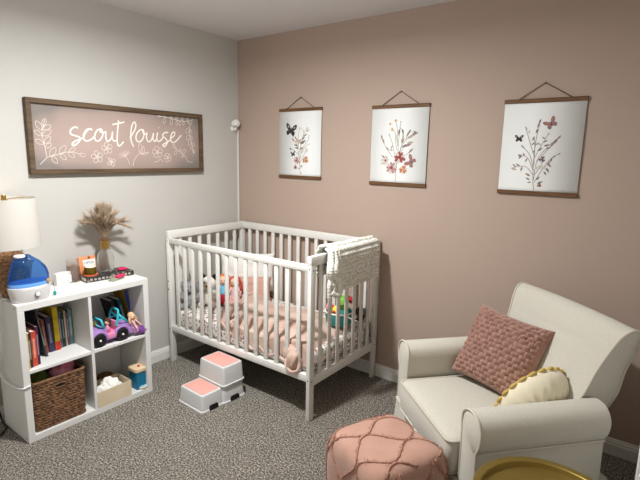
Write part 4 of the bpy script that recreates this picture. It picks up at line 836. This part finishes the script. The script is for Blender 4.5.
# ================================================================ sign on the left wall
M['frame_wood'] = mat('frame_wood', (104, 84, 62), 0.65, c2=(78, 60, 44), nscale=14, ndetail=5, bump=0.3, bscale=60, bdist=0.002, stretch=(1, 0.25, 4))
def sign_mat():
    m = bpy.data.materials.new('sign_panel'); m.use_nodes = True
    nt = m.node_tree; N = nt.nodes; L = nt.links; b = N['Principled BSDF']; b.inputs['Roughness'].default_value = 0.7
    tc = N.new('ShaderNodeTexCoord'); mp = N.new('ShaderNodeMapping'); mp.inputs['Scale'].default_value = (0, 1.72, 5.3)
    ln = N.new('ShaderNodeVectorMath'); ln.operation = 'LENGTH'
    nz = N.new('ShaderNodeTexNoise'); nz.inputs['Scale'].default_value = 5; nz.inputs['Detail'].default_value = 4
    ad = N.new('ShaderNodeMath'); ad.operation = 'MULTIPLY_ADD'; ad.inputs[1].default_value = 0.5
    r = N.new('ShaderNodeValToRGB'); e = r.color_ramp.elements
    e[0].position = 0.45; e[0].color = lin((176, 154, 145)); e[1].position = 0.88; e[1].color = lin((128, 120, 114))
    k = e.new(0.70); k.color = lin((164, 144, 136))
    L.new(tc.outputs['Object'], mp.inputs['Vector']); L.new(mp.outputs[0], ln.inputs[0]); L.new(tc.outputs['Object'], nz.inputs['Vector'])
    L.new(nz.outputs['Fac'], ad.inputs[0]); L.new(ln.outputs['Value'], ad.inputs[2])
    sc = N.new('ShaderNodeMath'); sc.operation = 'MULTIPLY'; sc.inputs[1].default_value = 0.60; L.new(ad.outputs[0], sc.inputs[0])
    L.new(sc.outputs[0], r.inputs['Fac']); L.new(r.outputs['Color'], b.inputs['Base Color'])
    return m
gy0, gy1, gz0, gz1 = -1.624, -0.399, 1.406, 1.832
gc = ((gy0+gy1)/2, (gz0+gz1)/2)
t = thing('name_sign', 'wide wood-framed pink name sign with white script hanging on the white wall', 'sign', (0, gc[0], gc[1]))
hw, hh = (gy1-gy0)/2, (gz1-gz0)/2; fw = 0.028
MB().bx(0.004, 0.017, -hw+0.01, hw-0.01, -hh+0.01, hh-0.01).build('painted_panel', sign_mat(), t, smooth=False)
for name, a in (('frame_rail', (-hw, hw, hh-fw, hh)), ('frame_rail', (-hw, hw, -hh, -hh+fw)), ('frame_stile', (-hw, -hw+fw, -hh+fw, hh-fw)), ('frame_stile', (hw-fw, hw, -hh+fw, hh-fw))):
    MB().bx(0.001, 0.036, *a, 0.002, 1).build(name, M['frame_wood'], t, smooth=False)
M['chalk'] = mat('white_paint', (240, 232, 224), 0.7)
def S(p, x=0.0175): return V(x, p[0]-gc[0], p[1]-gc[1])
b = MB()
for st in SIGN_LETTERS: b.tube(catmull([S(p) for p in st], 6), 0.0048, 8, flat=(1, 0, 0), ff=0.22)
d = SIGN_DOT; b.ell(S(d), (0.001, 0.004, 0.004), None, 8, 6)
b.build('lettering', M['chalk'], t, ang=180)
M['chalk_thin'] = mat('white_paint_thin', (222, 210, 200), 0.7)
b = MB()
def line(pts, r=0.0020, sm=True): b.tube(catmull(pts, 5) if sm else pts, r, 6, flat=(1, 0, 0), ff=0.3)
for st in SIGN_STEMS: line([S(p) for p in st], 0.0021 if len(st) > 2 else 0.0016)
for p, q in SIGN_LEAVES:
    P, Q = S(p), S(q); dd = Q-P; n = V(0, -dd.z, dd.y)*0.24
    line([P, P.lerp(Q, 0.3)+n*0.75, P.lerp(Q, 0.62)+n, Q, P.lerp(Q, 0.62)-n, P.lerp(Q, 0.3)-n*0.75, P], 0.0017)
for c, n, kind, r in SIGN_FLOWERS:
    C0 = S(c)
    for i in range(n):
        a = 2*PI*i/n+0.5; u = V(0, math.cos(a), math.sin(a)); w = V(0, -math.sin(a), math.cos(a)); k = 0.55 if kind == 0 else 0.62
        line([C0+u*r*0.15, C0+u*r*0.55+w*r*k*0.62, C0+u*r*0.95+w*r*k*0.5, C0+u*r*(1.05 if kind == 0 else 0.95), C0+u*r*0.95-w*r*k*0.5, C0+u*r*0.55-w*r*k*0.62, C0+u*r*0.15], 0.0019)
    b.ell(C0, (0.001, r*0.16, r*0.16), None, 10, 6)
for st in SIGN_TULIP: line([S(p) for p in st], 0.0020)
b.build('floral_drawing', M['chalk_thin'], t, ang=180)

# ================================================================ prints on the pink wall
M['oak'] = mat('oak_bar', (116, 82, 50), 0.6, c2=(88, 60, 36), nscale=20, stretch=(0.3, 3, 3)); M['paper'] = mat('print_paper', (232, 233, 231), 0.55); M['cord'] = mat('brown_cord', (62, 46, 38), 0.8)
INK = {k: mat('ink_'+k, c, 0.7) for k, c in dict(dark=(52, 46, 46), pale=(206, 196, 184), gold=(200, 156, 96), mauve=(178, 136, 138), wine=(132, 56, 66), rust=(190, 112, 78), red=(152, 74, 74), slate=(96, 98, 106), mauvefly=(150, 108, 108), stem=(140, 126, 112), leafa=(122, 112, 104), leafb=(176, 166, 150), leafc=(150, 124, 116)).items()}
IK = list(INK)
def print_poster(k, x0, x1, z0, z1, nail, label):
    cx, cz = (x0+x1)/2, (z0+z1)/2; hx, hz = (x1-x0)/2, (z1-z0)/2
    t = thing('hanging_print', label, 'wall print', (cx, 0, cz), group='botanical prints on the pink wall')
    def sheet(u, v): return V(-hx+0.004+(2*hx-0.008)*u, -0.009-0.0025*math.sin(PI*v), -hz+0.01+(2*hz-0.02)*v)
    b = MB(); b.grid(sheet, 2, 16); b.build('paper', M['paper'], t, solid=0.0008, ang=180)
    for s, nm in ((1, 'top_bar'), (-1, 'bottom_bar')):
        MB().bx(-hx, hx, -0.016, -0.0025, s*hz-0.022*(s > 0), s*hz+0.022*(s < 0), 0.002, 1).build(nm, M['oak'], t, smooth=False)
    nx, nz = nail[0]-cx, nail[1]-cz
    MB().tube([V(-hx*0.64, -0.009, hz-0.002), V(nx, -0.008, nz), V(hx*0.64, -0.009, hz-0.002)], 0.0022, 6).build('hanging_cord', M['cord'], t)
    MB().lathe([(0, 0), (0.004, 0), (0.003, 0.012), (0, 0.013)], (nx, 0, nz-0.002), 10, rot=Matrix.Rotation(PI/2, 3, 'X')).build('nail', M['cord'], t)
    A = PRINT_ART[k]; b = MB(); fz = -0.0128
    def P(p): 
        v = (p[1]-cz+hz)/(2*hz); return V(p[0]-cx, -0.0098-0.0025*math.sin(PI*v), p[1]-cz)
    rg = random.Random(k)
    for st in A['stems']: b.tube(catmull([P(p) for p in st], 6), 0.0016, 5, flat=(0, 1, 0), ff=0.2, mi=IK.index('stem'))
    for p, q in A['leaves']:
        a_, c_ = P(p), P(q); d = c_-a_; n = V(-d.z, 0, d.x)*0.17; off = V(0, -0.0002*rg.random(), 0)
        b.poly([a_+off, a_.lerp(c_, 0.35)+n+off, a_.lerp(c_, 0.7)+n*0.7+off, c_+off, a_.lerp(c_, 0.7)-n*0.7+off, a_.lerp(c_, 0.35)-n+off], IK.index(rg.choice(['leafa', 'leafa', 'leafb', 'leafc'])))
    for c, r, m in A['dots']:
        C0 = P(c)
        for i in range(5):
            a = 2*PI*i/5; u = V(math.cos(a), 0, math.sin(a)); w = V(-math.sin(a), 0, math.cos(a)); o = V(0, -0.0003, 0)
            b.poly([C0+o, C0+u*r*0.7+w*r*0.35+o, C0+u*r+o, C0+u*r*0.7-w*r*0.35+o], IK.index(m))
    for c, r, m in A['flowers']:
        C0 = P(c)
        for i in range(9):
            a = 2*PI*i/9+0.3; rr = r*rg.uniform(0.8, 1.1); u = V(math.cos(a), 0, math.sin(a)); w = V(-math.sin(a), 0, math.cos(a)); o = V(0, -0.0004-0.00003*i, 0)
            b.poly([C0+o, C0+u*rr*0.55+w*rr*0.26+o, C0+u*rr+w*rr*0.16+o, C0+u*rr-w*rr*0.16+o, C0+u*rr*0.55-w*rr*0.26+o], IK.index(m if i % 3 else 'pale'))
        o = V(0, -0.0009, 0); b.poly([C0+o+V(r*0.28*math.cos(a), 0, r*0.28*math.sin(a)) for a in [2*PI*i/12 for i in range(12)]], IK.index('wine' if m != 'rust' else 'gold'))
    for c, r, m, an in A['flies']:
        C0 = P(c); a0 = math.radians(an); U = V(math.cos(a0), 0, math.sin(a0)); W = V(-math.sin(a0), 0, math.cos(a0)); o = V(0, -0.0006, 0)
        for s in (-1, 1):
            b.poly([C0+(U*s*k_+W*q_)*r+o for k_, q_ in ((0.02, 0.0), (0.10, 0.28), (0.36, 0.72), (0.78, 0.96), (0.98, 0.80), (0.88, 0.40), (0.50, 0.04))], IK.index(m))
            b.poly([C0+(U*s*k_+W*q_)*r+o for k_, q_ in ((0.02, 0.0), (0.50, 0.02), (0.76, -0.14), (0.72, -0.48), (0.46, -0.70), (0.20, -0.46), (0.04, -0.20))], IK.index(m))
            b.poly([C0+o*1.3+(U*s*0.35+W*0.40)*r, C0+o*1.3+(U*s*0.5+W*0.65)*r, C0+o*1.3+(U*s*0.72+W*0.62)*r, C0+o*1.3+(U*s*0.6+W*0.35)*r], IK.index('leafb' if m == 'dark' else 'rust'))
        b.tube([C0+o-W*r*0.4, C0+o+W*r*0.45], r*0.06, 6, flat=(0, 1, 0), ff=0.2, mi=IK.index('dark'))
    b.build('botanical_drawing', list(INK.values()), t, smooth=False, recalc=False)
print_poster(1, 0.462, 0.872, 1.371, 1.888, (0.670, 1.966), 'hanging flower print with a dark butterfly at upper left, nearest the room corner')
print_poster(2, 1.285, 1.696, 1.360, 1.876, (1.492, 1.957), 'hanging flower print with red blooms, middle one of the three above the crib end')
print_poster(3, 2.138, 2.550, 1.354, 1.868, (2.339, 1.948), 'hanging wildflower print with two butterflies on the wall above the armchair')

# ================================================================ baby camera in the corner
t = thing('security_camera', 'round white baby monitor camera mounted high in the wall corner', 'camera', (0.0, -0.062, 1.785))
MB().lathe([(0, 0), (0.024, 0), (0.022, 0.010), (0.010, 0.018), (0, 0.018)], (0, 0, -0.036), 20, rot=Matrix.Rotation(PI/2, 3, 'Y')).build('wall_mount', M['white_plastic'], t, ang=50)
MB().tube(catmull([V(0.014, 0, -0.038), V(0.034, -0.002, -0.046), V(0.040, -0.003, -0.030)], 6), 0.009, 10).build('arm', M['white_plastic'], t, ang=180)
h = MB().ell((0.040, -0.004, 0.002), (0.036, 0.036, 0.032), None, 24, 16).build('camera_body', M['white_plastic'], t, ang=180)
d = V(0.62, -0.72, -0.30).normalized(); rot = d.to_track_quat('Z', 'Y').to_matrix()
MB().lathe([(0, 0.0335), (0.012, 0.033), (0.014, 0.030), (0, 0.026)], V(0.040, -0.004, 0.002), 20, rot=rot).build('lens', M['black'], h, ang=50)
MB().lathe([(0.014, 0.030), (0.019, 0.031), (0.020, 0.027), (0.014, 0.027)], V(0.040, -0.004, 0.002), 20, rot=rot).build('lens_ring', mat('grey_plastic', (150, 146, 142), 0.4), h, ang=50)
MB().lathe([(0, 0.034), (0.016, 0.032), (0.017, 0.029), (0, 0.028)], (0.040, -0.004, 0.002), 20).build('top_button', M['white_plastic'], h, ang=50)
tag(MB().bx(0.0, 0.011, -0.017, -0.004, 0.089, 1.742, 0.003).build('cord_cover', M['trim'], ang=40), 'slim white cord cover running down the wall corner below the camera', 'cord cover')
# ================================================================ armchair
CO = V(2.19, -0.945, 0); CRZ = math.atan2(-0.665, 0.747)
def chair():
    t = thing('armchair', 'cream linen upholstered nursery armchair with piping angled against the pink wall', 'armchair', CO, CRZ)
    AU = 0.333
    # --- seat base and skirt
    b = MB(); b.bx(-0.30, 0.30, 0.03, 0.60, 0.10, 0.315, 0.02, 3); b.build('seat_base', M['linen'], t)
    def ring(z, g): return [V(x, 0.305+y, z) for x, y in rrect(0.392+g, 0.300+g, 0.03, 5)]
    def wav(z, g, amp):
        out = []
        for i, p in enumerate(ring(z, g)): out.append(p)
        return out
    b = MB(); loft(b, [ring(0.012, 0.022), ring(0.10, 0.015), ring(0.22, 0.006), ring(0.285, 0.002), ring(0.298, 0.0), ring(0.298, -0.02)], cap0=False, cap1=False)
    sk = b.build('skirt', M['linen'], t, solid=0.006)
    MB().tube(ring(0.294, 0.003), 0.0055, 8, True).build('piping', M['linen_pipe'], sk, ang=180)
    # --- arms
    def armprof(s):
        P = [(-0.062, 0.29), (-0.062, 0.44), (-0.066, 0.52), (-0.070, 0.562), (-0.058, 0.598), (-0.025, 0.618), (0.018, 0.621), (0.055, 0.606), (0.077, 0.575), (0.080, 0.545), (0.073, 0.512), (0.061, 0.490), (0.055, 0.474), (0.055, 0.40), (0.058, 0.29)]
        c = [p for p in catmull([V(a, 0, z) for a, z in P], 5)]
        return [(s*(p.x*0.9+0.004), p.z) for p in c]
    for s in (-1, 1):
        pr = armprof(s); n = len(pr)
        def fn(u, v, pr=pr, s=s):
            a, z = pr[int(round(u*(n-1)))]
            y = 0.020+0.540*v
            return V(s*AU+a, y, z+0.0*v)
        b = MB(); b.grid(fn, n-1, 8)
        # front face, slightly domed
        cz, ca = 0.45, -0.0
        F0 = [V(s*AU+a, 0.020, z) for a, z in pr]; F1 = [V(s*AU+a*0.75, 0.010, cz+(z-cz)*0.88) for a, z in pr]; 
        R0 = [b.v(p) for p in F0]; R1 = [b.v(p) for p in F1]
        for j in range(n-1): b.f([R0[j], R0[j+1], R1[j+1], R1[j]])
        b.f([R0[-1], R0[0], R1[0], R1[-1]]); b.f(R1)
        Bk = [b.v(V(s*AU+a, 0.560, z)) for a, z in pr]; b.f(Bk)
        bmesh.ops.remove_doubles(b.bm, verts=b.bm.verts, dist=0.0005)
        o = b.build('arm', M['linen'], t, ang=50)
        MB().tube([V(s*AU+a, 0.016, z) for a, z in pr], 0.0052, 8).build('piping', M['linen_pipe'], o, ang=180)
        MB().tube([V(s*(AU+0.0575), 0.020+0.54*i/10, 0.478) for i in range(11)], 0.005, 8).build('side_seam', M['linen_pipe'], o, ang=180)
    # --- seat cushion
    b = MB(); cw, y0, y1, z0, z1 = 0.262, -0.030, 0.47, 0.305, 0.452
    def cush(z, g, r=0.03): return [V(x, (y0+y1)/2+y*(1+0.0*x), z) for x, y in rrect(cw-g, (y1-y0)/2-g, r, 6)]
    rings = [cush(z0, 0.016), cush(z0+0.006, 0.006), cush(z0+0.02, 0.0), cush((z0+z1)/2, -0.006), cush(z1-0.014, 0.0), cush(z1-0.002, 0.004), cush(z1+0.004, 0.014), cush(z1+0.010, 0.05, 0.05), cush(z1+0.013, 0.12, 0.06)]
    loft(b, rings); c = b.build('seat_cushion', M['linen'], t, ang=60)
    MB().tube(cush(z1-0.002, 0.001), 0.0055, 8, True).build('piping', M['linen_pipe'], c, ang=180)
    MB().tube(cush(z0+0.006, 0.003), 0.0050, 8, True).build('piping', M['linen_pipe'], c, ang=180)
    # --- back
    P = [(0.395, 0.33), (0.405, 0.42), (0.435, 0.50), (0.485, 0.575), (0.528, 0.650), (0.560, 0.720), (0.587, 0.79), (0.608, 0.845), (0.632, 0.886), (0.668, 0.905), (0.704, 0.892), (0.722, 0.855), (0.716, 0.80), (0.697, 0.72), (0.677, 0.62), (0.655, 0.50), (0.640, 0.40), (0.632, 0.30)]
    pr = catmull([V(0, a, z) for a, z in P], 5); n = len(pr)
    def hw(z): 
        k = min(1, max(0, (z-0.50)/0.14)); k = k*k*(3-2*k); return 0.268+0.036*k+0.045*max(0, (z-0.70)/0.20)**1.4
    def outline(i, u):
        p = pr[i]; w = hw(p.z); e = abs(u); rd = 1.0
        # cylindrical softening towards the side edges
        yy = p.y; zz = p.z
        if e > 0.94: pass
        dome = 0.006*(1-u*u)
        if i < 30: yy -= dome
        if p.z > 0.8: zz += 0.010*(1-u*u)
        return V(u*w, yy, zz)
    b = MB(); US = [-1, -0.97, -0.85, -0.6, -0.3, 0, 0.3, 0.6, 0.85, 0.97, 1]
    R = [[b.v(outline(i, u)) for u in US] for i in range(n)]
    for i in range(n-1):
        for j in range(len(US)-1): b.f([R[i][j], R[i+1][j], R[i+1][j+1], R[i][j+1]])
    for j, s in ((0, -1), (len(US)-1, 1)):
        ring0 = [R[i][j] for i in range(n)]
        b.f(ring0 if s > 0 else list(reversed(ring0)))
    bk = b.build('backrest', M['linen'], t, ang=50)
    for s in (-1, 1):
        MB().tube([outline(i, s)+V(s*0.001, -0.001, 0) for i in range(8, n)], 0.0052, 8).build('piping', M['linen_pipe'], bk, ang=180)
    b = MB(); b.bx(-0.29, 0.29, 0.60, 0.635, 0.10, 0.42, 0.01); b.build('back_panel', M['linen'], t)
    for sx in (-1, 1):
        for y in (0.06, 0.56): MB().cyl((sx*0.30, y, 0.0), (sx*0.30, y, 0.12), 0.018, 12).build('leg', M['black'], t)
    return t
chair()
def CW(u, v, z): return CO + V(0.747*u+0.665*v, -0.665*u+0.747*v, z)

# dusty pink smocked pillow
M['smock'] = mat('smocked_pink', (162, 124, 110), 0.9, c2=(148, 110, 96), nscale=30, bump=0.25, bscale=300, bdist=0.002, sheen=0.3, spec=0.1)
def smock(x, y, sg):
    # staggered puckered cells
    ry = (y*0.5+0.5)*16+0.3*noise.noise(V(x*3, y*3, 7)); r = math.floor(ry); fy = ry-r-0.5
    rx = (x*0.5+0.5)*10+0.5*(r % 2)+0.35*noise.noise(V(x*4, y*4, 1)); c = math.floor(rx); fx = rx-c-0.5
    d = 0.015*max(0, 1-(abs(fx)*2)**1.6)**0.7*max(0, 1-(abs(fy)*2)**1.6)**0.7
    d += 0.0045*math.sin((fx*1.0+fy*0.6)*16)*max(0, 1-(abs(fx)*2))
    return d-0.004+0.003*noise.noise(V(x*9, y*9, sg))
b = pillow_mb(0.385, 0.372, 0.135, 170, 0.07, smock)
o = b.build('throw_pillow', M['smock'], ang=180)
yaw, tilt = math.radians(27), math.radians(30)
h = V(0, -1, 0)*math.cos(yaw)+V(1, 0, 0)*math.sin(yaw)
nrm = h*math.cos(tilt)+V(0, 0, 1)*math.sin(tilt)         # chair-local facing direction
xa = V(0, 0, 1).cross(nrm).normalized(); xa = xa if xa.x > 0 else -xa
za = xa.cross(-nrm).normalized()
roll = math.radians(-5)
xa2 = xa*math.cos(roll)+za*math.sin(roll); za2 = -xa*math.sin(roll)+za*math.cos(roll)
def toW(d): return V(0.747*d.x+0.665*d.y, -0.665*d.x+0.747*d.y, d.z)
R3 = Matrix((toW(xa2), toW(-nrm), toW(za2))).transposed()
o.matrix_world = Matrix.Translation(CW(-0.112, 0.412, 0.638)) @ R3.to_4x4()
tag(o, 'dusty mauve smocked square pillow leaning on the back of the cream armchair', 'pillow')

# round cream cushion with a yellow scalloped edge
M['cream_velvet'] = mat('cream_velvet', (236, 226, 200), 0.8, sheen=0.4, spec=0.1); M['yellow_trim'] = mat('mustard_braid', (198, 168, 92), 0.85, bump=0.4, bscale=220, bdist=0.003)
t = thing('round_cushion', 'cream pleated round cushion with mustard scalloped edge in front of the mauve pillow', 'cushion')
b = MB()
def rc(u, v):
    a = 2*PI*u; r = math.sin(v*PI/2)
    rr = 0.163*r; hgt = 0.105*max(0, 1-r**2.6)**0.5
    pl = 0.006*math.sin(a*19+3*noise.noise(V(math.cos(a)*2, math.sin(a)*2, r*2)))*r*(1-r**6)+0.006*noise.noise(V(rr*math.cos(a)*20, rr*math.sin(a)*20, 4))
    return V(rr*math.cos(a), rr*math.sin(a), -(hgt+pl*1.0))
b.grid(rc, 190, 26, cu=True)
b.grid(lambda u, v: V(0.163*math.sin(v*PI/2)*math.cos(2*PI*u), 0.163*math.sin(v*PI/2)*math.sin(2*PI*u), 0.045*max(0, 1-math.sin(v*PI/2)**2.6)**0.5), 96, 14, cu=True)
b.build('cover', M['cream_velvet'], t, ang=180)
b = MB()
for i in range(22):
    a = 2*PI*i/22
    q = [V((0.142+0.024*math.sin(PI*k/8))*math.cos(a+2*PI/22*(k/8-0.5)*1.1), (0.142+0.024*math.sin(PI*k/8))*math.sin(a+2*PI/22*(k/8-0.5)*1.1), 0.012) for k in range(9)]
    b.tube(q, 0.0075, 8)
    b.ell((0.143*math.cos(a), 0.143*math.sin(a), 0.018), (0.010, 0.010, 0.006), None, 10, 6)
b.tube([V(0.136*math.cos(2*PI*i/60), 0.136*math.sin(2*PI*i/60), 0.018) for i in range(60)], 0.009, 8, True)
b.build('scalloped_trim', M['yellow_trim'], t, ang=180)
n = toW(V(-0.86, -0.16, 0.46)).normalized()
t.matrix_world = Matrix.Translation(CW(0.150, 0.400, 0.552)) @ n.to_track_quat('Z', 'Y').to_matrix().to_4x4()

# ================================================================ pouf
M['pouf'] = mat('pouf_cotton', (184, 145, 128), 0.92, c2=(174, 134, 117), nscale=9, bump=0.35, bscale=260, bdist=0.0025, sheen=0.2, spec=0.1)
M['pouf_fringe'] = mat('pouf_fringe', (186, 144, 127), 0.95, c2=(164, 118, 102), nscale=80, bump=0.6, bscale=240, bdist=0.004, spec=0.05)
t = thing('pouf', 'dusty pink square floor pouf with frayed wavy ridges in front of the armchair', 'pouf', (2.157, -1.258, 0), math.radians(-23))
PX, PY, PZ, PC = 0.190, 0.182, 0.224, 0.224
def pouf_pt(d, off=0.0):
    p = 6.5; k = (abs(d.x/PX)**p+abs(d.y/PY)**p+abs(d.z/PZ)**4.2)**(-1/p) if False else None
    # solve |x/a|^5+|y/b|^5+|z/c|^5=1
    s = (abs(d.x/PX)**p+abs(d.y/PY)**p+abs(d.z/PZ)**p)
    k = s**(-1/p)
    q = d*k
    q = q*(1+0.022*noise.noise(q*7))
    if off: q = q+q.normalized()*off
    return V(q.x, q.y, max(0.0, q.z+PC))
b = MB()
def pf(u, v):
    a = 2*PI*u; th = PI*(0.002+0.996*v)
    # denser rows over corners
    d = V(math.sin(th)*math.cos(a), math.sin(th)*math.sin(a), math.cos(th))
    return pouf_pt(d)
b.grid(pf, 120, 70, cu=True)
body = b.build('cover', M['pouf'], t, ang=180)
b = MB(); rg = random.Random(3)
def ridge(dirs, r=0.0046):
    pts = [pouf_pt(d.normalized(), 0.001) for d in dirs]
    b.tube(pts, [r*rg.uniform(0.6, 1.25) for _ in pts], 6)
    for p in pts:                      # frayed threads
        for _ in range(7):
            q = p+V(rg.gauss(0, 0.0035), rg.gauss(0, 0.0035), rg.gauss(0, 0.0035)); o_ = V(rg.gauss(0, 1), rg.gauss(0, 1), rg.gauss(0, 1)).normalized()
            e = q+o_*0.011; w = o_.orthogonal().normalized()*0.0014
            b.f([b.v(q-w), b.v(q+w), b.v(e)])
def unroll(x, y):
    # x, y measured over the top sheet, continuing down the sides
    lim = 0.19
    def fold(s, half):
        if abs(s) <= half: return s, 0.0
        return math.copysign(half, s), abs(s)-half
    fx, dx = fold(x, PX*0.96); fy, dy = fold(y, PY*0.96)
    return V(fx, fy, PZ*0.96-max(dx, dy))
for i in range(-4, 5):
    ph = PI if i % 2 else 0
    L = [-0.56+1.12*k/110 for k in range(111)]
    pts = []
    for s in L:
        x = i*0.088+0.040*math.sin(2*PI*s/0.27+ph)+0.008*noise.noise(V(s*9, i*3, 0))
        if abs(s) > PY*0.96 and abs(x) > PX*0.98: 
            x = math.copysign(PX*0.98, x)
        pts.append(unroll(x, s) if abs(x) < PX*0.98 or abs(s) > PY*0.96 else None)
    run = []
    for p in pts+[None]:
        if p is not None and p.z > -PZ*0.93: run.append(p)
        else:
            if len(run) > 4: ridge(run)
            run = []
for sx in (-1, 1):
    for i in range(-1, 3):
        ph = PI if i % 2 else 0; run = []
        for k in range(60):
            z = PZ*0.99-k*0.40/60
            y = (i-0.5)*0.095+0.036*math.sin(2*PI*z/0.27+ph)
            if z > -PZ*0.93 and abs(y) < PY*0.98: run.append(V(sx*PX, y, z))
        if len(run) > 4: ridge(run)
b.build('fringe_trim', M['pouf_fringe'], t, ang=180)

# ================================================================ gold tray table
M['gold'] = mat('gold_metal', (158, 136, 74), 0.48, metal=0.9, c2=(146, 124, 64), nscale=5); M['gold_leg'] = mat('gold_leg', (176, 140, 62), 0.4, metal=1.0)
t = thing('tray_table', 'round gold metal tray side table beside the near arm of the armchair', 'side table', (2.764, -1.348, 0))
MB().lathe([(0, 0.497), (0.200, 0.497), (0.212, 0.500), (0.222, 0.519), (0.2236, 0.521), (0.221, 0.523), (0.203, 0.5215), (0.200, 0.519), (0.196, 0.503), (0.190, 0.501), (0, 0.501)], n=72).build('tray_top', M['gold'], t, ang=35)
for k in range(3):
    a = 2*PI*k/3+0.9
    MB().tube([V(0.06*math.cos(a), 0.06*math.sin(a), 0.497), V(0.17*math.cos(a), 0.17*math.sin(a), 0.0)], 0.010, 10).build('leg', M['gold_leg'], t)
MB().tube([V(0.115*math.cos(2*PI*i/36), 0.115*math.sin(2*PI*i/36), 0.25) for i in range(36)], 0.006, 8, True).build('brace_ring', M['gold_leg'], t, ang=180)

# ================================================================ white cabinet at the right edge
t = thing('white_cabinet', 'white cabinet whose side edge shows at the right beside the armchair', 'cabinet', (3.2105, -0.90, 0))
MB().bx(-0.246, 0.25, -0.22, 0.22, 0.06, 0.86, 0.003, 1).build('carcass', M['shelf'], t, smooth=False)
MB().bx(-0.250, 0.254, -0.226, 0.224, 0.86, 0.885, 0.003, 1).build('top_board', M['shelf'], t, smooth=False)
MB().bx(-0.24, 0.245, -0.20, 0.21, 0.0, 0.06).build('plinth', M['shelf'], t, smooth=False)
for k in range(3):
    d = MB().bx(-0.240, 0.244, -0.234, -0.221, 0.075+0.26*k, 0.325+0.26*k, 0.003, 1).build('drawer', M['shelf'], t, smooth=False)
    for sx in (-0.12, 0.12): MB().lathe([(0, 0), (0.006, 0), (0.006, 0.012), (0.014, 0.018), (0.012, 0.026), (0, 0.027)], (sx, -0.234, 0.20+0.26*k), 14, rot=Matrix.Rotation(PI/2, 3, 'X')).build('knob', M['brass'], d)

# ================================================================ lights and camera
def light(name, kind, loc, energy, color, **kw):
    l = bpy.data.lights.new(name, kind); l.energy = energy; l.color = color
    for k, v in kw.items(): setattr(l, k, v)
    o = bpy.data.objects.new(name, l); COL.objects.link(o); o.location = loc; return o
light('ceiling_light', 'AREA', (1.28, -1.52, 2.30), 46, (0.97, 0.985, 0.985), shape='DISK', size=0.14)
light('ceiling_light_bulb', 'POINT', (1.28, -1.52, 2.22), 9, (0.97, 0.985, 0.985), shadow_soft_size=0.06)
light('lamp_bulb', 'POINT', (LX, LY-0.012, TZ+0.40), 0.8, (1.0, 0.92, 0.80), shadow_soft_size=0.03)
w = bpy.data.worlds.new('World'); SC.world = w; w.use_nodes = True
w.node_tree.nodes['Background'].inputs['Color'].default_value = (0.5, 0.5, 0.5, 1); w.node_tree.nodes['Background'].inputs['Strength'].default_value = 0.3
cam = bpy.data.cameras.new('camera'); co = bpy.data.objects.new('camera', cam); COL.objects.link(co)
cam.sensor_fit = 'HORIZONTAL'; cam.sensor_width = 36.0; cam.lens = 471.31/640*36.0; cam.clip_start = 0.05
F_ = V(-0.5894175808, 0.7885372509, -0.1754876614); R_ = V(0.7986676985, 0.6014399938, 0.0199960302); U_ = V(-0.1213129127, 0.1283703148, 0.9842785375)
m = Matrix((R_, U_, -F_)).transposed().to_4x4(); m.translation = V(2.9547204, -2.7915348, 1.5424483)
co.matrix_world = m; SC.camera = co
SC.view_settings.view_transform = 'Standard'; SC.view_settings.look = 'None'; SC.view_settings.gamma = 1.0; SC.view_settings.exposure = 0.31; SC.view_settings.use_curve_mapping = False
